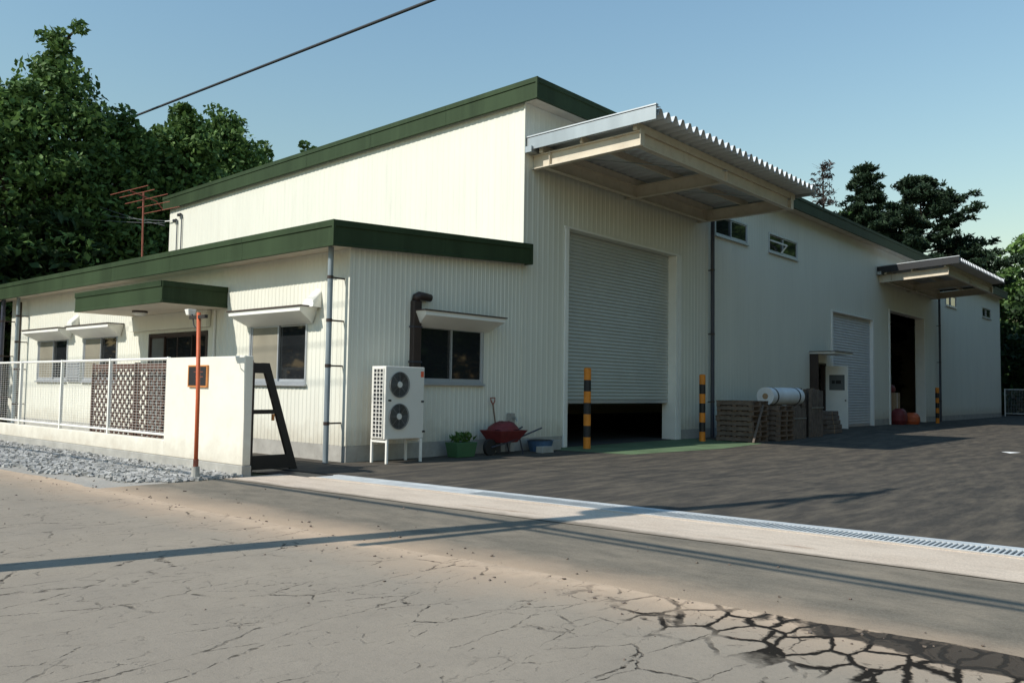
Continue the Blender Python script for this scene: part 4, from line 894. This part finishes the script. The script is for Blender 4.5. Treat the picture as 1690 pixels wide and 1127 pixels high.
# ------------------------------------------------------------------ trees
def leaf_mesh(name, C, N, size, mat, narrow=0.55):
    """C centres, N unit normals; each leaf a small bent diamond of two triangles."""
    n = len(C); r = RNG.normal(size=(n, 3)); a = np.cross(N, r); a /= np.linalg.norm(a, axis=1)[:, None]+1e-9; b = np.cross(N, a)
    s = size[:, None]
    V = np.stack([C-a*s, C+b*s*narrow+N*s*0.12, C+a*s, C-b*s*narrow+N*s*0.12], 1).reshape(-1, 3)
    i = 4*np.arange(n)[:, None]; F = np.concatenate([i+np.array([[0, 1, 2]]), i+np.array([[0, 2, 3]])], 0)
    m = bpy.data.meshes.new(name)
    m.vertices.add(len(V)); m.vertices.foreach_set('co', V.ravel()); m.loops.add(len(F)*3); m.loops.foreach_set('vertex_index', F.ravel())
    m.polygons.add(len(F)); m.polygons.foreach_set('loop_start', np.arange(len(F))*3); m.polygons.foreach_set('loop_total', np.full(len(F), 3))
    m.materials.append(mat); m.update(calc_edges=True); m.validate(); return m

def broad_tree(x, y, h, r, label, seed, zlow=0.22, clumps=120, per=85, lsize=(0.13, 0.26), mat='leaf', group=None, name='broadleaf_tree', spike=0.0):
    rg = np.random.default_rng(seed)
    t = thing(name, (x, y, 0), label, 'tree', group)
    b = MB(); lean = rg.normal(size=2)*0.12
    tp = [(x, y, -0.1), (x+lean[0]*0.4, y+lean[1]*0.4, h*0.3), (x+lean[0], y+lean[1], h*0.62), (x+lean[0]*1.2, y+lean[1]*1.2, h*0.93)]
    b.tube(tp, [h*0.022, h*0.016, h*0.010, h*0.003], 9)
    cs = []
    z0 = h*zlow
    while len(cs) < clumps:
        f = rg.random(); z = z0+(h-z0)*f
        prof = (math.sin(math.pi*min(1, 0.16+0.84*f)**0.85))**0.7 if f < 0.98 else 0.1
        prof = max(prof, 0.08)
        a = rg.random()*6.283; q = math.sqrt(rg.random()*0.8+0.2)
        lob = 1+0.22*math.sin(3*a+seed)+0.15*math.sin(5*a+2*seed+f*6)
        rad = r*prof*q*lob
        cs.append((x+lean[0]*f+rad*math.cos(a), y+lean[1]*f+rad*math.sin(a), z-0.25*q*r*0.3, 0.45+0.55*rg.random()))
    if spike:
        for k in range(int(spike)): cs.append((x+lean[0]+rg.normal()*0.35, y+lean[1]+rg.normal()*0.35, h-0.2+(1.5 if spike >= 8 else 0.55)*rg.random(), 0.30+0.2*rg.random()))
    cs = np.array(cs)
    for c in cs[::6]:
        zb = max(h*0.2, c[2]-0.35*math.hypot(c[0]-x, c[1]-y)-0.6); f = zb/h
        b.tube([(x+lean[0]*f, y+lean[1]*f, zb), ((x+c[0])/2, (y+c[1])/2, (zb+c[2])/2+0.2), (c[0], c[1], c[2])], [h*0.007, h*0.004, h*0.0015], 5)
    b.build('trunk', M['bark'], t, loc=(x, y, 0))
    P = []
    for cx, cy, cz_, cr in cs:
        k = int(per*(0.6+0.8*rg.random())*cr/0.72)
        d = rg.normal(size=(k, 3)); d /= np.linalg.norm(d, axis=1)[:, None]; q = (0.35+0.65*rg.random(k)**0.5)[:, None]
        P.append(np.array([cx, cy, cz_])+d*q*cr*np.array([1.25, 1.25, 0.85])*(r/3.2)**0.5)
    P = np.concatenate(P); n = len(P)
    N = rg.normal(size=(n, 3))+np.array([0, 0, 0.9]); N /= np.linalg.norm(N, axis=1)[:, None]
    S = lsize[0]+(lsize[1]-lsize[0])*rg.random(n)
    m = leaf_mesh('crown', P-np.array([x, y, 0]), N, S, M[mat]); o = bpy.data.objects.new('crown', m); link(o, t, (x, y, 0))
    return t

GL = 'broadleaf trees behind the office'
def at_px(u, v, dist):
    d = ray(u, v); k = dist/math.hypot(d.x, d.y); return CAM_POS[0]+d.x*k, CAM_POS[1]+d.y*k, CAM_POS[2]+d.z*k
left = [  # u, v of the top, distance, crown radius, seed
    (100, 82, 38, 3.4, 1, 'tallest broadleaf tree, rising with a spiky top left of the cable'),
    (15, 128, 37, 3.6, 2, 'dark broadleaf tree at the left edge behind the office'),
    (185, 178, 39, 3.0, 3, 'rounded broadleaf tree just where the cable meets the foliage'),
    (262, 212, 41, 2.8, 4, 'lower broadleaf tree between the cable end and the pointed tree'),
    (312, 180, 40, 2.6, 5, 'pointed broadleaf tree above the far end of the hall roof'),
    (375, 182, 43, 3.0, 6, 'rounded broadleaf tree rising over the hall roof edge'),
    (425, 232, 45, 2.6, 7, 'lower broadleaf tree at the right end of the left grove'),
    (512, 238, 60, 1.6, 8, 'small far treetop peeping over the middle of the hall roof'),
]
for u, v, dist, r, sd, lab in left:
    x, y, z = at_px(u, v, dist); z -= 0.45
    broad_tree(x, y, z, r, lab, sd, zlow=0.10, clumps=170 if r > 2 else 60, per=150, lsize=(0.085, 0.185), group=GL, spike=9 if sd == 1 else (5 if sd == 5 else 2), mat='leaf')
k = 0
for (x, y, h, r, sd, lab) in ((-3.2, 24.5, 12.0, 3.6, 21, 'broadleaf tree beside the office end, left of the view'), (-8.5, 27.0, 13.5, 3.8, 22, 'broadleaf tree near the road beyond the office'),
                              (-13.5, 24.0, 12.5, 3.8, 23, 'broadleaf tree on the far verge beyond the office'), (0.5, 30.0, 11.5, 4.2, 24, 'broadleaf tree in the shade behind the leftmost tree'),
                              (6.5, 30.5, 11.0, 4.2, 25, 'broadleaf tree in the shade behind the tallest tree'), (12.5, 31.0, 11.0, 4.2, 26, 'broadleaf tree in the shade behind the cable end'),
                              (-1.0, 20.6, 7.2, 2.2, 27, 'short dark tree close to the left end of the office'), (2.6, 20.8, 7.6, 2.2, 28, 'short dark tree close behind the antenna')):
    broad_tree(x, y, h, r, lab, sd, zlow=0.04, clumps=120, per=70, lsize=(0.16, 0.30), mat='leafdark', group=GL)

def pine(x, y, h, r, label, seed, z0f=0.35, bare=False, name='pine_tree', tiers=15):
    rg = np.random.default_rng(seed); t = thing(name, (x, y, 0), label, 'tree', 'pines behind the hall')
    b = MB(); bend = rg.normal(size=2)*0.25
    b.tube([(x, y, -0.1), (x+bend[0]*0.5, y+bend[1]*0.5, h*0.5), (x+bend[0], y+bend[1], h)], [h*0.017, h*0.011, 0.02], 8)
    P = []; N = []; S = []
    for i in range(tiers):
        f = i/(tiers-1); z = h*(z0f+(0.97-z0f)*f); R = r*(1-f)**(0.6 if r > 3 else 0.75)*(0.75+0.5*rg.random())+0.35; nb = rg.integers(4, 7)
        for k in range(nb):
            a = rg.random()*6.283; R2 = R*(0.6+0.6*rg.random()); dz = R2*(0.10+0.30*rg.random())
            ex, ey, ez = x+bend[0]*f+R2*math.cos(a), y+bend[1]*f+R2*math.sin(a), z+dz
            b.tube([(x+bend[0]*f, y+bend[1]*f, z), ((x+bend[0]*f+ex)/2, (y+bend[1]*f+ey)/2, z+dz*0.25), (ex, ey, ez)], [0.05*(1-f)+0.02, 0.03, 0.01], 5)
            if bare and rg.random() < 0.6:
                for q in range(6):
                    f2 = 0.4+0.6*rg.random(); px_, py_, pz_ = x+(ex-x)*f2, y+(ey-y)*f2, z+dz*f2
                    b.tube([(px_, py_, pz_), (px_+rg.normal()*0.3, py_+rg.normal()*0.3, pz_+0.25+0.3*rg.random())], [0.012, 0.004], 4)
            nt_ = int((3 if bare else (18 if r > 3 else 12))*(0.5+R2/r)); 
            for q in range(nt_):
                f2 = 0.35+0.65*rg.random()**0.7; cx = x+bend[0]*f+(ex-x-bend[0]*f)*f2; cy = y+bend[1]*f+(ey-y-bend[1]*f)*f2; cz_ = z+dz*f2**1.6
                c0 = np.array([cx, cy, cz_])+rg.normal(size=3)*np.array([0.22, 0.22, 0.10]); m = 8 if bare else 34
                d = rg.normal(size=(m, 3)); d[:, 2] = np.abs(d[:, 2])*0.8; d /= np.linalg.norm(d, axis=1)[:, None]
                P.append(c0+d*(0.08+0.30*rg.random((m, 1)))); S.append(0.10+0.13*rg.random(m)); N.append(np.cross(d, rg.normal(size=(m, 3))))
    b.build('trunk', M['bark'], t, loc=(x, y, 0))
    P = np.concatenate(P); N = np.concatenate(N); N /= np.linalg.norm(N, axis=1)[:, None]+1e-9; S = np.concatenate(S)
    m = leaf_mesh('crown', P-np.array([x, y, 0]), N, S, M['needlebrown' if bare else 'needle'], 0.32); link(bpy.data.objects.new('crown', m), t, (x, y, 0)); return t
for (u, v, dist, r, sd, bare, lab, z0f) in (
        (1362, 268, 62, 1.3, 41, True, 'bare thin tree with brown twigs just right of the large canopy', 0.45),
        (1420, 272, 64, 2.4, 42, False, 'slender dark pine standing between bare tree and bushy pine', 0.38),
        (1522, 290, 66, 5.6, 43, False, 'broad bushy dark pine above the smaller canopy', 0.36)):
    x, y, z = at_px(u, v, dist); pine(x, y, z, r, lab, sd, z0f, bare, tiers=26 if r > 3 else 15)
for (u, v, dist, r, sd, mat, lab) in ((1402, 352, 66, 2.0, 51, 'leafbright', 'bright green treetop at the foot of the slender pine'), (1440, 372, 68, 2.0, 52, 'leafbright', 'light green bushy treetop below the bushy pine'),
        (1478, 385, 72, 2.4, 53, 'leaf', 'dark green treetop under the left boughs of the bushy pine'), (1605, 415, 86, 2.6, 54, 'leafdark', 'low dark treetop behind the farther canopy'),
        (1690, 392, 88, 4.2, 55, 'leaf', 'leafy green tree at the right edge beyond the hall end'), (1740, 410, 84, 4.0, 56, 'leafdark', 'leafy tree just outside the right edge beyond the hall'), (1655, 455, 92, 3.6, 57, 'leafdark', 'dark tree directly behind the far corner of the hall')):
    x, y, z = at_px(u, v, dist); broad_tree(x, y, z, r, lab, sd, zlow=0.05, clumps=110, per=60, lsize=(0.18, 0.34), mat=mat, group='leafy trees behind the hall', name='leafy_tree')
for k, (x, y, lab) in enumerate(((65.5, 2.5, 'dark bush right beside the far end wall of the hall'), (63.5, -3.0, 'dark bush behind the far wire fence'), (64.5, -8.0, 'dark bush at the right behind the far wire fence'), (66.0, -13.0, 'dark bush farther right along the yard edge'), (66.0, -19.0, 'dark bush at the far right corner of the yard'), (66.5, 8.0, 'dark bush behind the hall end wall'))):
    broad_tree(x, y, 7.5+1.5*(k % 3), 3.2, lab, 70+k, zlow=0.0, clumps=90, per=60, lsize=(0.18, 0.34), mat='leafdark', group='bushes at the yard end', name='tall_bush')
# wire fence at the far end of the yard
ff = thing('yard_fence', (58.5, -0.5, 0), 'pale wire fence closing the yard beyond the hall', 'fence')
pm = rm_ = None
for k in range(12):
    y0 = 0.2-2.2*k
    if pm is None:
        pm = MB().box(58.47, 58.53, y0-0.03, y0+0.03, 0, 1.95).build('post', M['white'], ff, loc=(58.5, y0, 0))
        rm_ = MB().box(58.48, 58.52, y0-2.17, y0-0.03, 1.88, 1.93).build('top_rail', M['white'], ff, loc=(58.5, y0, 1.88))
        rb_ = MB().box(58.48, 58.52, y0-2.17, y0-0.03, 0.18, 0.22).build('bottom_rail', M['white'], ff, loc=(58.5, y0, 0.2))
        b = MB()
        for z in np.arange(0.3, 1.88, 0.1): b.bar((58.5, y0-2.17, z), (58.5, y0-0.03, z), 0.006)
        for yy in np.arange(y0-2.1, y0, 0.1): b.bar((58.505, yy, 0.2), (58.505, yy, 1.9), 0.006)
        wm_ = b.build('wire_mesh', M['alu'], ff, loc=(58.5, y0, 0.2))
    else:
        share(pm, (58.5, y0, 0), ff); share(rm_, (58.5, y0, 1.88), ff); share(rb_, (58.5, y0, 0.2), ff); share(wm_, (58.5, y0, 0.2), ff)

# unseen tree row added to darken the hall wall (also mirrored in the windows)
src = [o_ for o_ in COL.objects if o_.parent is None and o_.name.startswith('broadleaf_tree')][:3]
names = ['first', 'second', 'third', 'fourth', 'fifth', 'sixth', 'seventh', 'eighth', 'ninth', 'tenth', 'eleventh', 'twelfth']
for k in range(12):
    s_ = src[k % 3]; t = s_.copy(); COL.objects.link(t); t.location = (13.0+5.6*k, -17.8-2.0*(k % 2), 0); t.scale = (1.35, 1.35, 1.35)
    t['label'] = 'unseen tree added across the yard to darken the hall, %s from the road' % names[k]; t['group'] = 'unseen trees added across the yard'
    for ch in s_.children:
        c = ch.copy(); COL.objects.link(c); c.parent = t; c.matrix_parent_inverse = ch.matrix_parent_inverse
